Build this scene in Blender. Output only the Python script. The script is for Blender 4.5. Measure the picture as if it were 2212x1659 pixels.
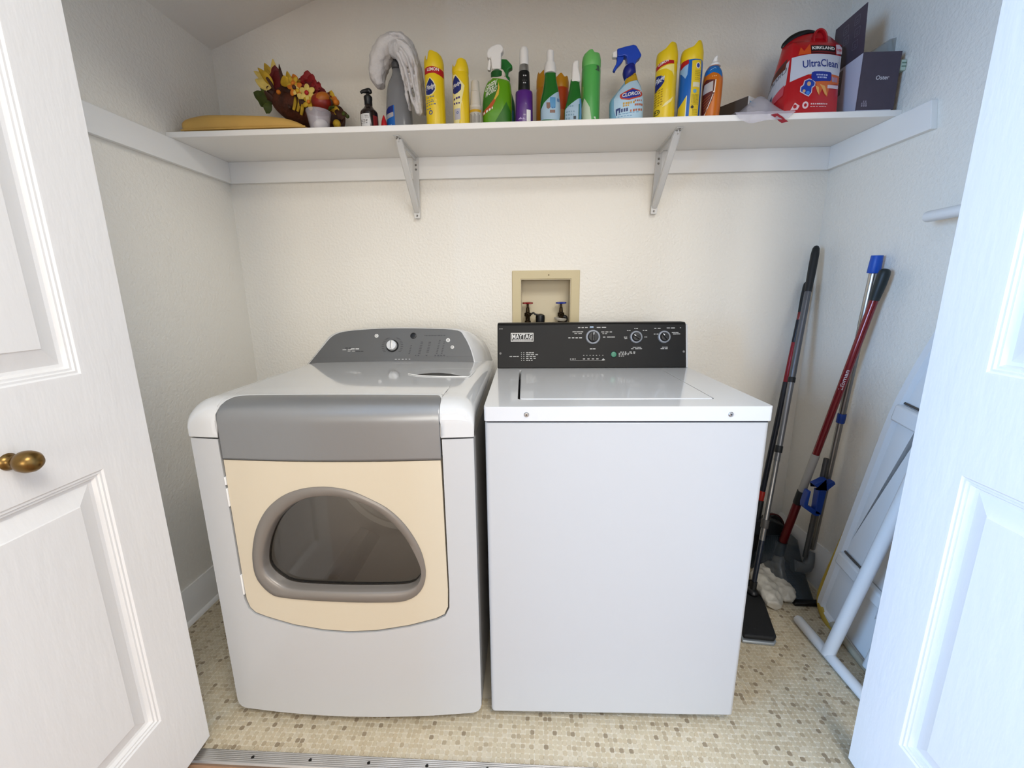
import bpy, bmesh, math, random
from mathutils import Vector, Matrix, geometry
random.seed(7)
PI = math.pi
for o in list(bpy.data.objects): bpy.data.objects.remove(o)
scn = bpy.context.scene
COL = scn.collection

# ------------------------------------------------------------------ camera
CAM = Vector((0.0027, -1.8752, 1.2054)); YAW, PITCH, ROLL, FPX = 0.0534, -0.2137, -0.0091, 907.1
IW, IH = 2212.0, 1659.0
_f = Vector((-math.sin(YAW)*math.cos(PITCH), math.cos(YAW)*math.cos(PITCH), math.sin(PITCH)))
_r0 = Vector((math.cos(YAW), math.sin(YAW), 0)); _u0 = _r0.cross(_f)
_r = math.cos(ROLL)*_r0 + math.sin(ROLL)*_u0; _u = -math.sin(ROLL)*_r0 + math.cos(ROLL)*_u0
cd = bpy.data.cameras.new('camera'); cd.sensor_fit = 'HORIZONTAL'; cd.sensor_width = 36.0
cd.lens = 36.0*FPX/IW; cd.clip_start = 0.02
cam = bpy.data.objects.new('camera', cd); COL.objects.link(cam)
cam.matrix_world = Matrix(((_r.x, _u.x, -_f.x, CAM.x), (_r.y, _u.y, -_f.y, CAM.y), (_r.z, _u.z, -_f.z, CAM.z), (0, 0, 0, 1)))
scn.camera = cam
def ray(px, py): return _f + _r*((px-IW/2)/FPX) - _u*((py-IH/2)/FPX)
def atY(px, py, Y): d = ray(px, py); return CAM + d*((Y-CAM.y)/d.y)      # survey helper: sight line of the photo met with a known depth
def atX(px, py, X): d = ray(px, py); return CAM + d*((X-CAM.x)/d.x)
def atZ(px, py, Z): d = ray(px, py); return CAM + d*((Z-CAM.z)/d.z)

# ------------------------------------------------------------------ world, lights, exposure
wd = bpy.data.worlds.new('world'); scn.world = wd; wd.use_nodes = True
wd.node_tree.nodes['Background'].inputs[0].default_value = (0.75, 0.86, 1.0, 1)
wd.node_tree.nodes['Background'].inputs[1].default_value = 1.0
def area(name, loc, target, sx, sy, power, color):
    l = bpy.data.lights.new(name, 'AREA'); l.shape = 'RECTANGLE'; l.size = sx; l.size_y = sy; l.energy = power; l.color = color
    o = bpy.data.objects.new(name, l); COL.objects.link(o); o.location = loc
    o.rotation_euler = (Vector(target)-Vector(loc)).to_track_quat('-Z', 'Y').to_euler(); return o
WIN_Y0, WIN_Y1, WIN_Z0, WIN_Z1 = -3.5, -2.1, 0.75, 2.05
area('window_daylight', (-2.56, (WIN_Y0+WIN_Y1)/2, (WIN_Z0+WIN_Z1)/2), (0.0, (WIN_Y0+WIN_Y1)/2, 1.3), 1.4, 1.3, 150, (0.30, 0.57, 1.0))
LAMP = Vector((0.40, -7.9, 2.70)); RY = -8.6; RH = 3.1          # far lamp; rear wall and ceiling of the room
area('lamp_bar_light', LAMP, (0.2, 0, 1.7), 2.4, 0.16, 32, (1.0, 0.93, 0.82))
area('rear_fill_light', (0.1, RY+.1, 1.35), (0.0, 0, 1.3), 3.0, 1.5, 98, (1.0, 0.955, 0.885))  # added soft frontal fill from behind, lifts the closet's dim surfaces
area('overhead_fill_light', (0.9, -2.7, 3.0), (0.8, -2.3, 0), 1.2, 1.2, 58, (1.0, 0.97, 0.91))  # added overhead fill, no fixture behind it; brightens tops and floor
scn.view_settings.view_transform = 'Standard'; scn.view_settings.look = 'None'
scn.view_settings.exposure = 0.2; scn.view_settings.gamma = 1.0; scn.view_settings.use_curve_mapping = False

# ------------------------------------------------------------------ materials
def H(h):
    h = h.lstrip('#'); c = [int(h[i:i+2], 16)/255 for i in (0, 2, 4)]
    return tuple(x/12.92 if x <= .04045 else ((x+.055)/1.055)**2.4 for x in c)+(1.0,)
_M = {}
def M(name, hexc='#808080', rough=.5, metal=0.0, bump=None, var=0.0, vscale=8.0, alpha=1.0, trans=0.0, coat=0.0, spec=.5, emis=0.0, sub=0.0, attr=None, ior=1.45, stretch=None):
    if name in _M: return _M[name]
    m = bpy.data.materials.new(name); m.use_nodes = True; nt = m.node_tree; b = nt.nodes['Principled BSDF']
    c = H(hexc); I = b.inputs
    I['Base Color'].default_value = c; I['Roughness'].default_value = rough; I['Metallic'].default_value = metal
    I['Alpha'].default_value = alpha; I['Transmission Weight'].default_value = trans; I['Coat Weight'].default_value = coat
    I['Coat Roughness'].default_value = .05; I['Specular IOR Level'].default_value = spec; I['IOR'].default_value = ior
    tc = nt.nodes.new('ShaderNodeTexCoord'); src = tc.outputs['Object']
    if stretch:
        mp = nt.nodes.new('ShaderNodeMapping'); mp.inputs['Scale'].default_value = stretch; nt.links.new(src, mp.inputs[0]); src = mp.outputs[0]
    if emis: I['Emission Color'].default_value = c; I['Emission Strength'].default_value = emis
    if attr:
        a = nt.nodes.new('ShaderNodeVertexColor'); a.layer_name = attr; nt.links.new(a.outputs['Color'], I['Base Color'])
    elif var:
        n = nt.nodes.new('ShaderNodeTexNoise'); n.inputs['Scale'].default_value = vscale; n.inputs['Detail'].default_value = 4
        r = nt.nodes.new('ShaderNodeValToRGB'); nt.links.new(src, n.inputs['Vector']); nt.links.new(n.outputs['Fac'], r.inputs[0])
        r.color_ramp.elements[0].position = .3; r.color_ramp.elements[1].position = .7
        r.color_ramp.elements[0].color = tuple(x*(1-var) for x in c[:3])+(1,); r.color_ramp.elements[1].color = tuple(min(1, x*(1+var)) for x in c[:3])+(1,)
        nt.links.new(r.outputs[0], I['Base Color'])
    if bump:
        n = nt.nodes.new('ShaderNodeTexNoise'); n.inputs['Scale'].default_value = bump[0]; n.inputs['Detail'].default_value = bump[3] if len(bump) > 3 else 3
        bp = nt.nodes.new('ShaderNodeBump'); bp.inputs['Strength'].default_value = bump[1]; bp.inputs['Distance'].default_value = bump[2]
        nt.links.new(src, n.inputs['Vector']); nt.links.new(n.outputs['Fac'], bp.inputs['Height']); nt.links.new(bp.outputs[0], I['Normal'])
    _M[name] = m; return m
def glassy(name, tint='#ffffff', refl=.5, rough=.02):
    """thin sheet of clear plastic or glass: tinted see-through plus a Fresnel reflection"""
    if name in _M: return _M[name]
    m = bpy.data.materials.new(name); m.use_nodes = True; nt = m.node_tree; nt.nodes.clear()
    out = nt.nodes.new('ShaderNodeOutputMaterial'); t = nt.nodes.new('ShaderNodeBsdfTransparent'); g = nt.nodes.new('ShaderNodeBsdfGlossy')
    t.inputs[0].default_value = H(tint); g.inputs['Roughness'].default_value = rough
    fr = nt.nodes.new('ShaderNodeFresnel'); fr.inputs[0].default_value = 1.3+refl; mx = nt.nodes.new('ShaderNodeMixShader')
    nt.links.new(fr.outputs[0], mx.inputs[0]); nt.links.new(t.outputs[0], mx.inputs[1]); nt.links.new(g.outputs[0], mx.inputs[2]); nt.links.new(mx.outputs[0], out.inputs[0])
    _M[name] = m; return m
def sheer(name, hexc, cover, rough=.4):
    """cloudy see-through plastic: part of the light passes straight through"""
    return M(name, hexc, rough, alpha=cover)

WALL = M('wall_paint', '#eee8dc', .4, bump=(95, .6, .004, 2.5))
WALLROOM = M('room_paint', '#e9e6e0', .6)
CEIL = M('ceiling_paint', '#efe9de', .7, bump=(80, .4, .004))
TRIM = M('trim_paint', '#f0ede7', .38, bump=(30, .12, .002))
SHELFP = M('shelf_paint', '#f1ede6', .4, bump=(25, .08, .002))
DOORP = M('door_paint', '#edeae6', .38, bump=(55, .35, .0025, 3), stretch=(1, 1, .25))
ENAMEL_LIT = M('enamel_lit', '#d3d2d0', .14, coat=.4)  # paler than the cabinet white: light from above painted into the tops
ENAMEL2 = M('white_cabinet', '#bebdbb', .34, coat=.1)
BLACK = M('black_plastic', '#0c0c0d', .35)
CHROME = M('steel', '#b9b9b8', .28, 1.0)
WHITEP = M('white_plastic', '#e8e6e2', .35)

# ------------------------------------------------------------------ mesh helpers
def new(name, bm, mat, parent=None, smooth=35, bevel=0, seg=2, sub=0, solid=0, loc=None, extra=None, wn=False):
    bmesh.ops.recalc_face_normals(bm, faces=bm.faces[:])
    me = bpy.data.meshes.new(name); bm.to_mesh(me); bm.free()
    if smooth:
        me.polygons.foreach_set('use_smooth', [True]*len(me.polygons)); me.set_sharp_from_angle(angle=math.radians(smooth))
    me.materials.append(mat)
    o = bpy.data.objects.new(name, me); COL.objects.link(o)
    if parent: o.parent = parent
    if loc: o.location = loc
    if solid:
        s = o.modifiers.new('solid', 'SOLIDIFY'); s.thickness = solid; s.offset = 0
    if bevel:
        b = o.modifiers.new('bevel', 'BEVEL'); b.width = bevel; b.segments = seg; b.limit_method = 'ANGLE'; b.angle_limit = math.radians(38); b.harden_normals = False
    if extra: extra(o)
    if sub:
        s = o.modifiers.new('sub', 'SUBSURF'); s.levels = sub; s.render_levels = sub
    return o
def BM(): return bmesh.new()
def empty(name, loc=(0, 0, 0), rz=0.0):
    o = bpy.data.objects.new(name, None); COL.objects.link(o); o.location = loc; o.rotation_euler = (0, 0, rz); o.empty_display_size = .05; return o
def tag(o, label, cat, group=None):
    o['label'] = label; o['category'] = cat
    if group: o['group'] = group
    return o
def struct(o, label=None):
    o['kind'] = 'structure'
    if label: o['label'] = label
    return o
def box(bm, x0, x1, y0, y1, z0, z1):
    v = [bm.verts.new(p) for p in ((x0, y0, z0), (x1, y0, z0), (x1, y1, z0), (x0, y1, z0), (x0, y0, z1), (x1, y0, z1), (x1, y1, z1), (x0, y1, z1))]
    for f in ((0, 3, 2, 1), (4, 5, 6, 7), (0, 1, 5, 4), (1, 2, 6, 5), (2, 3, 7, 6), (3, 0, 4, 7)): bm.faces.new([v[i] for i in f])
    return bm
def rings(bm, rs, cap0=True, cap1=True, closed=True):
    vs = [[bm.verts.new(p) for p in r] for r in rs]; n = len(vs[0])
    for a, b in zip(vs, vs[1:]):
        for i in range(n if closed else n-1):
            j = (i+1) % n
            try: bm.faces.new((a[i], a[j], b[j], b[i]))
            except ValueError: pass
    if cap0: bm.faces.new(vs[0][::-1])
    if cap1: bm.faces.new(vs[-1])
    return vs
def lathe(bm, prof, n=32, c=(0, 0), sx=1.0, sy=1.0, cap0=True, cap1=True):
    rs = [[(c[0]+sx*r*math.cos(2*PI*i/n), c[1]+sy*r*math.sin(2*PI*i/n), z) for i in range(n)] for r, z in prof]
    rings(bm, rs, cap0, cap1); return bm
def frame(d):
    d = Vector(d).normalized(); a = Vector((0, 0, 1)) if abs(d.z) < .9 else Vector((1, 0, 0))
    x = d.cross(a).normalized(); return x, d.cross(x).normalized(), d
def cyl(bm, p0, p1, r0, r1=None, n=18, caps=True):
    p0, p1 = Vector(p0), Vector(p1); r1 = r0 if r1 is None else r1; x, y, d = frame(p1-p0)
    rings(bm, [[p+x*(r*math.cos(2*PI*i/n))+y*(r*math.sin(2*PI*i/n)) for i in range(n)] for p, r in ((p0, r0), (p1, r1))], caps, caps); return bm
def axlathe(bm, p0, d, prof, n=24, cap0=True, cap1=True):
    """lathe about an arbitrary axis: prof = (radius, distance along d)"""
    p0 = Vector(p0); x, y, d = frame(d)
    rings(bm, [[p0+d*s+x*(r*math.cos(2*PI*i/n))+y*(r*math.sin(2*PI*i/n)) for i in range(n)] for r, s in prof], cap0, cap1); return bm
def catmull(pts, k=6, closed=False):
    P = [Vector(p) for p in pts]; out = []; n = len(P)
    for i in range(n if closed else n-1):
        if closed: a, b, c, d = P[(i-1) % n], P[i], P[(i+1) % n], P[(i+2) % n]
        else: a, b, c, d = P[max(i-1, 0)], P[i], P[i+1], P[min(i+2, n-1)]
        for j in range(k):
            t = j/k; out.append(.5*((2*b)+(c-a)*t+(2*a-5*b+4*c-d)*t*t+(3*b-a-3*c+d)*t**3))
    if not closed: out.append(P[-1])
    return out
def tube(bm, pts, r, n=12, k=0, sy=1.0, up=None, closed=False):
    """sweep a round (or sy-flattened) section along points; r = number or list"""
    m = len(pts); rl = list(r) if hasattr(r, '__len__') else [r]*m
    if k:
        q = catmull([tuple(p)+(0,) if len(p) == 2 else p for p in pts], k, closed); R = []
        for i in range(len(q)):
            t = i/k; a = int(t) % m; b = (a+1) % m if closed else min(a+1, m-1); R.append(rl[a]+(rl[b]-rl[a])*(t-int(t)))
        pts, rl = q, R
    P = [Vector(p) for p in pts]; rs = []; px = None
    for i, p in enumerate(P):
        if closed: d = P[(i+1) % len(P)]-P[i-1]
        else: d = P[min(i+1, len(P)-1)]-P[max(i-1, 0)]
        d.normalize()
        if px is None: x = Vector(up).cross(d).normalized() if up is not None else frame(d)[0]
        else: x = (px-d*px.dot(d)).normalized()
        px = x; y = d.cross(x)
        rs.append([p+x*(rl[i]*math.cos(2*PI*j/n))+y*(rl[i]*sy*math.sin(2*PI*j/n)) for j in range(n)])
    if closed: rs.append(rs[0]); rings(bm, rs, False, False); bmesh.ops.remove_doubles(bm, verts=bm.verts[:], dist=1e-6)
    else: rings(bm, rs)
    return bm
def ball(bm, c, r, nu=16, nv=10, rot=None):
    c = Vector(c); rx, ry, rz = (r, r, r) if not hasattr(r, '__len__') else r; R = rot or Matrix.Identity(3)
    rs = []
    for j in range(1, nv):
        a = PI*j/nv; rs.append([c+R@Vector((rx*math.sin(a)*math.cos(2*PI*i/nu), ry*math.sin(a)*math.sin(2*PI*i/nu), -rz*math.cos(a))) for i in range(nu)])
    vs = rings(bm, rs, False, False); b = bm.verts.new(c+R@Vector((0, 0, -rz))); t = bm.verts.new(c+R@Vector((0, 0, rz)))
    for i in range(nu):
        bm.faces.new((b, vs[0][(i+1) % nu], vs[0][i])); bm.faces.new((t, vs[-1][i], vs[-1][(i+1) % nu]))
    return bm
def prism(bm, outline, fa, fb):
    """outline (a,b) mapped to two end faces"""
    A = [bm.verts.new(fa(a, b)) for a, b in outline]; B = [bm.verts.new(fb(a, b)) for a, b in outline]; n = len(A)
    bm.faces.new(A); bm.faces.new(B[::-1])
    for i in range(n): j = (i+1) % n; bm.faces.new((A[i], B[i], B[j], A[j]))
    return bm
def fill2d(loops):
    """triangles of a 2-D outline with holes"""
    flat = [p for lp in loops for p in lp]; tr = geometry.tessellate_polygon([[Vector((a, b, 0)) for a, b in lp] for lp in loops])
    return flat, tr
def plate(bm, loops, mapf, depth=None, cuts=None, axis=0):
    """outline + holes -> sheet through mapf(a,b), optional cuts for curvature, optional thickness vector"""
    t = bmesh.new(); flat, tr = fill2d(loops); vs = [t.verts.new((a, b, 0)) for a, b in flat]
    for f in tr:
        try: t.faces.new([vs[i] for i in f])
        except ValueError: pass
    bmesh.ops.dissolve_limit(t, angle_limit=.001, verts=t.verts[:], edges=t.edges[:]) if not cuts else None
    for c in (cuts or []):
        co = (c, 0, 0) if axis == 0 else (0, c, 0); no = (1, 0, 0) if axis == 0 else (0, 1, 0)
        bmesh.ops.bisect_plane(t, geom=t.verts[:]+t.edges[:]+t.faces[:], plane_co=co, plane_no=no, dist=1e-7)
    m = {}
    for v in t.verts: m[v] = bm.verts.new(mapf(v.co.x, v.co.y))
    nf = [bm.faces.new([m[v] for v in f.verts]) for f in t.faces]
    if depth is not None:
        D = Vector(depth); m2 = {v: bm.verts.new(m[v].co+D) for v in t.verts}
        for f in t.faces: bm.faces.new([m2[v] for v in f.verts][::-1])
        for e in t.edges:
            if len(e.link_faces) == 1:
                a, b = e.verts; bm.faces.new((m[a], m[b], m2[b], m2[a]))
    t.free(); return bm
def rrect(x0, x1, y0, y1, r, n=5):
    o = []
    for cx, cy, a0 in ((x1-r, y0+r, -PI/2), (x1-r, y1-r, 0), (x0+r, y1-r, PI/2), (x0+r, y0+r, PI)):
        for i in range(n+1): a = a0+PI/2*i/n; o.append((cx+r*math.cos(a), cy+r*math.sin(a)))
    return o
def circ(cx, cy, rx, ry=None, n=24): ry = ry or rx; return [(cx+rx*math.cos(2*PI*i/n), cy+ry*math.sin(2*PI*i/n)) for i in range(n)]
# --- flat print: lists of 2-D polygons mapped onto a surface
def P_rect(x0, x1, y0, y1): return ([(x0, y0), (x1, y0), (x1, y1), (x0, y1)], [(0, 1, 2, 3)])
def P_poly(pts):
    flat, tr = fill2d([pts]); return (flat, [tuple(t) for t in tr])
def P_ring(a, b):
    n = len(a); return (list(a)+list(b), [(i, (i+1) % n, n+(i+1) % n, n+i) for i in range(n)])
def P_line(x0, y0, x1, y1, w):
    d = Vector((x1-x0, y1-y0)); n = Vector((-d.y, d.x)).normalized()*(w/2); return ([(x0+n.x, y0+n.y), (x0-n.x, y0-n.y), (x1-n.x, y1-n.y), (x1+n.x, y1+n.y)], [(0, 1, 2, 3)])
_tc = {}
def P_text(s, x0, x1, y0, y1, slant=0.0, bold=0.0):
    k = (s, bold)
    if k not in _tc:
        cu = bpy.data.curves.new('t', 'FONT'); cu.body = s; cu.resolution_u = 3; cu.offset = bold; ob = bpy.data.objects.new('t', cu); COL.objects.link(ob)
        dg = bpy.context.evaluated_depsgraph_get(); me = bpy.data.meshes.new_from_object(ob.evaluated_get(dg))
        V = [(v.co.x, v.co.y) for v in me.vertices]; F = [tuple(p.vertices) for p in me.polygons]
        bpy.data.objects.remove(ob); bpy.data.curves.remove(cu); bpy.data.meshes.remove(me); _tc[k] = (V, F)
    V, F = _tc[k]; ax = min(v[0] for v in V); bx = max(v[0] for v in V); ay = min(v[1] for v in V); by = max(v[1] for v in V)
    o = []
    for a, b in V:
        ty = (b-ay)/(by-ay); tx = (a-ax)/(bx-ax); o.append((x0+(x1-x0)*tx+slant*ty*(y1-y0), y0+(y1-y0)*ty))
    return (o, F)
def P_bars(x0, x1, y, h, n, seed, fill=.75):
    """a row of print too small to read in the photo"""
    rn = random.Random(seed); out = []; w = (x1-x0)/n
    for i in range(n):
        L = w*fill*(.6+.4*rn.random()); out.append(P_rect(x0+i*w, x0+i*w+L, y-h/2*(.7+.3*rn.random()), y+h/2))
    return out
def prt(name, parent, polys, mapf, mat, step=None):
    bm = BM()
    for V, F in polys:
        t = bmesh.new(); vs = [t.verts.new((a, b, 0)) for a, b in V]
        for f in F:
            try: t.faces.new([vs[i] for i in f])
            except ValueError: pass
        if step:
            lo = min(a for a, b in V); hi = max(a for a, b in V); k = math.ceil(lo/step)
            while k*step < hi:
                bmesh.ops.bisect_plane(t, geom=t.verts[:]+t.edges[:]+t.faces[:], plane_co=(k*step, 0, 0), plane_no=(1, 0, 0), dist=1e-7); k += 1
            lo = min(b for a, b in V); hi = max(b for a, b in V); s2 = step*2; k = math.ceil(lo/s2)
            while k*s2 < hi:
                bmesh.ops.bisect_plane(t, geom=t.verts[:]+t.edges[:]+t.faces[:], plane_co=(0, k*s2, 0), plane_no=(0, 1, 0), dist=1e-7); k += 1
        m = {v: bm.verts.new(mapf(v.co.x, v.co.y)) for v in t.verts}
        for f in t.faces: bm.faces.new([m[v] for v in f.verts])
        t.free()
    me = bpy.data.meshes.new(name); bm.normal_update(); bm.to_mesh(me); bm.free(); me.materials.append(mat)
    o = bpy.data.objects.new(name, me); COL.objects.link(o); o.parent = parent
    if len(polys) > 1: o['kind'] = 'stuff'          # print too fine to pick apart
    return o
def INK(hexc, rough=.4): return M('ink_'+hexc.lstrip('#'), hexc, rough)

# ================================================================== the room and the closet shell
XL, XR, ZS, ZT = -1.2988, 1.1726, 1.752, 1.771
FY0, FY1 = -1.10, -0.985            # the wall the bifold doors stand in
OPX0, OPX1, HDR = -1.05, 0.98, 2.165
xr = lambda y: XR-.045*y          # the right wall runs slightly out of square
zc = lambda x: 2.172+.350*(x-XL)
b = BM()
plate(b, [[(XL-.1, -.1), (XR+.15, -.1), (XR+.15, 3.3), (XL-.1, 3.3)], [(-.056, 1.0), (.1615, 1.0), (.1615, 1.262), (-.056, 1.262)]], lambda a, c: (a, 0, c), (0, .12, 0))
struct(new('wall_back', b, WALL, smooth=0), 'off-white textured back wall of the laundry closet')
b = BM(); box(b, XL-.1, XL, FY0+.01, .12, -.1, 3.2); struct(new('wall_left', b, WALL, smooth=0), 'off-white textured left wall of the closet')
b = BM(); prism(b, [(xr(.12), .12), (xr(FY0+.01), FY0+.01), (XR+.16, FY0+.01), (XR+.16, .12)], lambda a, c: (a, c, -.1), lambda a, c: (a, c, 3.4)); struct(new('wall_right', b, WALL, smooth=0), 'off-white textured right wall with leaning brooms')
b = BM(); prism(b, [(XL-.1, zc(XL-.1)), (XR+.15, zc(XR+.15)), (XR+.15, zc(XR+.15)+.1), (XL-.1, zc(XL-.1)+.1)], lambda a, c: (a, FY0+.01, c), lambda a, c: (a, .12, c))
struct(new('ceiling', b, CEIL, smooth=0), 'sloping ceiling of the closet rising to the right')
b = BM(); plate(b, [[(-2.7, -.1), (OPX0, -.1), (OPX0, HDR), (OPX1, HDR), (OPX1, -.1), (2.5, -.1), (2.5, 3.3), (-2.7, 3.3)]], lambda a, c: (a, FY0, c), (0, FY1-FY0, 0))
struct(new('wall_front', b, WALLROOM, smooth=0), 'wall around the closet opening')
# the room the photograph is taken from
b = BM(); box(b, -2.7, 2.5, RY, -1.045, -.1, -.004); FLOORW = M('room_floor', '#97755a', .5, var=.25, vscale=6, stretch=(2, 14, 2))
struct(new('floor_room', b, FLOORW, smooth=0), 'brown floor of the room in front of the closet')
b = BM(); box(b, -2.7, 2.5, RY, FY0-.001, RH, RH+.08); struct(new('ceiling_room', b, WALLROOM, smooth=0), 'flat room ceiling')
b = BM(); plate(b, [[(RY, -.1), (FY0, -.1), (FY0, RH+.08), (RY, RH+.08)], [(WIN_Y0, WIN_Z0), (WIN_Y1, WIN_Z0), (WIN_Y1, WIN_Z1), (WIN_Y0, WIN_Z1)]], lambda a, c: (-2.62, a, c), (-.08, 0, 0))
struct(new('wall_room_left', b, WALLROOM, smooth=0), 'room wall with a window')
b = BM(); box(b, 2.4, 2.5, RY, FY0, -.1, RH+.08); struct(new('wall_room_right', b, WALLROOM, smooth=0), 'room wall opposite the window')
b = BM(); plate(b, [[(-2.7, -.1), (2.5, -.1), (2.5, RH+.08), (-2.7, RH+.08)], [(-1.4, .6), (1.6, .6), (1.6, 2.1), (-1.4, 2.1)]], lambda a, c: (a, RY, c), (0, -.1, 0)); struct(new('wall_room_rear', b, WALLROOM, smooth=0), 'room wall behind the camera')
w = empty('window_1', (-2.62, (WIN_Y0+WIN_Y1)/2, WIN_Z0)); struct(w, 'white framed window of the room')
b = BM(); h = (WIN_Y1-WIN_Y0)/2; hz = WIN_Z1-WIN_Z0
plate(b, [[(-h-.06, -.06), (h+.06, -.06), (h+.06, hz+.06), (-h-.06, hz+.06)], [(-h, 0), (h, 0), (h, hz), (-h, hz)]], lambda a, c: (.02, a, c), (-.03, 0, 0)); new('window_frame', b, TRIM, w)
b = BM(); box(b, -.06, -.05, -h, h, 0, hz); new('pane', b, glassy('window_glass'), w, smooth=0)
w = empty('fill_window', (.1, RY, .6)); struct(w, 'unseen window added in the rear wall for fill light')  # invented opening that goes with the rear fill light
b = BM(); plate(b, [[(-1.56, -.06), (1.56, -.06), (1.56, 1.56), (-1.56, 1.56)], [(-1.5, 0), (1.5, 0), (1.5, 1.5), (-1.5, 1.5)]], lambda a, c: (a, .02, c), (0, -.03, 0)); new('window_frame', b, TRIM, w)
b = BM(); box(b, -1.5, 1.5, -.06, -.05, 0, 1.5); new('pane', b, glassy('window_glass'), w, smooth=0)
# ceiling lamp far back in the room: the light that draws the shelf's shadow
lp = empty('ceiling_lamp', (LAMP.x, LAMP.y-.06, RH)); tag(lp, 'long bar lamp hanging from the ceiling at the back of the room', 'lamp')
b = BM(); box(b, -.98, .98, -.03, .03, LAMP.z-RH-.1, LAMP.z-RH+.1); new('housing', b, WHITEP, lp, bevel=.008)
for u in (-.7, .7):
    b = BM(); cyl(b, (u, 0, LAMP.z-RH+.1), (u, 0, 0), .006, n=10); new('stem', b, WHITEP, lp)

# baseboards
def baseboard(name, p0, p1, n, hgt, label):
    b = BM(); p0, p1, n = Vector(p0), Vector(p1), Vector(n)
    pr = [(0, 0), (.014, 0), (.014, hgt-.03), (.009, hgt-.015), (.007, hgt), (0, hgt)]
    rings(b, [[p+n*a+Vector((0, 0, c)) for a, c in pr] for p in (p0, p1)]); return struct(new(name, b, TRIM, smooth=20), label)
baseboard('baseboard_left', (XL, FY1, 0), (XL, 0, 0), (1, 0, 0), .135, 'white baseboard on the left wall beside the dryer')
baseboard('baseboard_right', (xr(FY1), FY1, 0), (XR, 0, 0), (-1, 0, 0), .18, 'white baseboard on the right wall behind the brooms')
baseboard('baseboard_back', (XL, 0, 0), (XR, 0, 0), (0, -1, 0), .135, 'white baseboard on the back wall')
def shoe(name, x, s, label):
    b = BM(); rings(b, [[(x+s*a, y, c) for a, c in ((0, 0), (.012, 0), (.010, .008), (.005, .014), (0, .016))] for y in (FY1, 0)]); return struct(new(name, b, TRIM), label)
shoe('trim_1', XL+.014, 1, 'white shoe moulding at the foot of the left baseboard')

# shelf cleats
b = BM(); box(b, XL, XR, -.019, 0, 1.669, ZS); struct(new('trim_2', b, TRIM, smooth=0, bevel=.0015), 'white painted cleat board on the back wall under the shelf')
b = BM(); box(b, XL, XL+.019, FY1, -.019, 1.669, ZS); struct(new('trim_3', b, TRIM, smooth=0, bevel=.0015), 'white painted cleat board on the left wall')
b = BM(); prism(b, [(-.019, 1.669), (-.438, 1.669), (-.424, ZS), (-.019, ZS)], lambda a, c: (xr(a), a, c), lambda a, c: (xr(a)-.019, a, c))
struct(new('trim_4', b, TRIM, smooth=0, bevel=.0015), 'white painted cleat board with angled end on the right wall')

# floor: sheet of tiny mosaic pieces in a pale joint
GROUT = M('floor_joint', '#d6cbb5', .55, bump=(200, .2, .001)); TILE = M('floor_tile', '#c0aa86', .45, attr='Col', bump=(220, .25, .001))
b = BM(); box(b, XL-.02, XR+.08, -1.016, .02, -.1, 0)
floor = struct(new('floor', b, GROUT, smooth=0), 'beige vinyl mosaic floor of the laundry closet')
def tilecol(rn):
    t = rn.random()
    if t < .055: c = H('#94836a')
    elif t < .13: c = H('#ad9c80')
    else: c = H(rn.choice(['#c3b396', '#c7b89c', '#bfae90', '#c5b699', '#bdad90', '#c9bba1']))
    k = .96+.08*rn.random(); return tuple(x*k for x in c[:3])+(1,)
def tileverts(cx, cy, rn, s=.0054, z=.0011):
    c = .0021; j = lambda: .0007*(rn.random()-.5)
    return [(cx+a+j(), cy+q+j()) for a, q in ((s, -s+c), (s, s-c), (s-c, s), (-s+c, s), (-s, s-c), (-s, -s+c), (-s+c, -s), (s-c, -s))]
rn = random.Random(3); PT = .0127; nx = int((XR-XL+.02)/PT); ny = int(1.0/PT); spots = []
for j in range(ny):
    for i in range(nx):
        x = XL+.022+PT*(i+.5)+.0016*(rn.random()-.5); y = -1.0125+PT*(j+.5)+.0016*(rn.random()-.5)
        if (-.80 < x < .52 and y > -.84) or x > xr(y)-.02: continue          # under the two machines
        spots.append((x, y))
front = sorted(spots, key=lambda p: (0 if -.62 < p[0] < .70 else 1, round(p[1], 2), p[0]))
solo = set(front[:300])
def tilemesh(name, pts):
    V, F, C = [], [], []
    for x, y in pts:
        t = tileverts(x, y, rn); k = len(V); c = tilecol(rn)
        V += [(a, q, .0011) for a, q in t]; V += [(x+(a-x)*1.08, y+(q-y)*1.08, .0) for a, q in t]
        F.append(tuple(range(k, k+8))); F += [(k+i, k+8+i, k+8+(i+1) % 8, k+(i+1) % 8) for i in range(8)]; C += [c]*16
    me = bpy.data.meshes.new(name); me.from_pydata(V, [], F); at = me.color_attributes.new('Col', 'FLOAT_COLOR', 'POINT')
    at.data.foreach_set('color', [v for c in C for v in c]); me.materials.append(TILE); return me
tm = [tilemesh('tile', [(0, 0)]) for _ in range(24)]
for k, p in enumerate(front[:300]):
    o = bpy.data.objects.new('tile', tm[rn.randrange(24)]); COL.objects.link(o); o.parent = floor; o.location = (p[0], p[1], 0)
o = bpy.data.objects.new('mosaic_tiles', tilemesh('mosaic_tiles', [p for p in spots if p not in solo])); COL.objects.link(o); o.parent = floor; o['kind'] = 'stuff'

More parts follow.
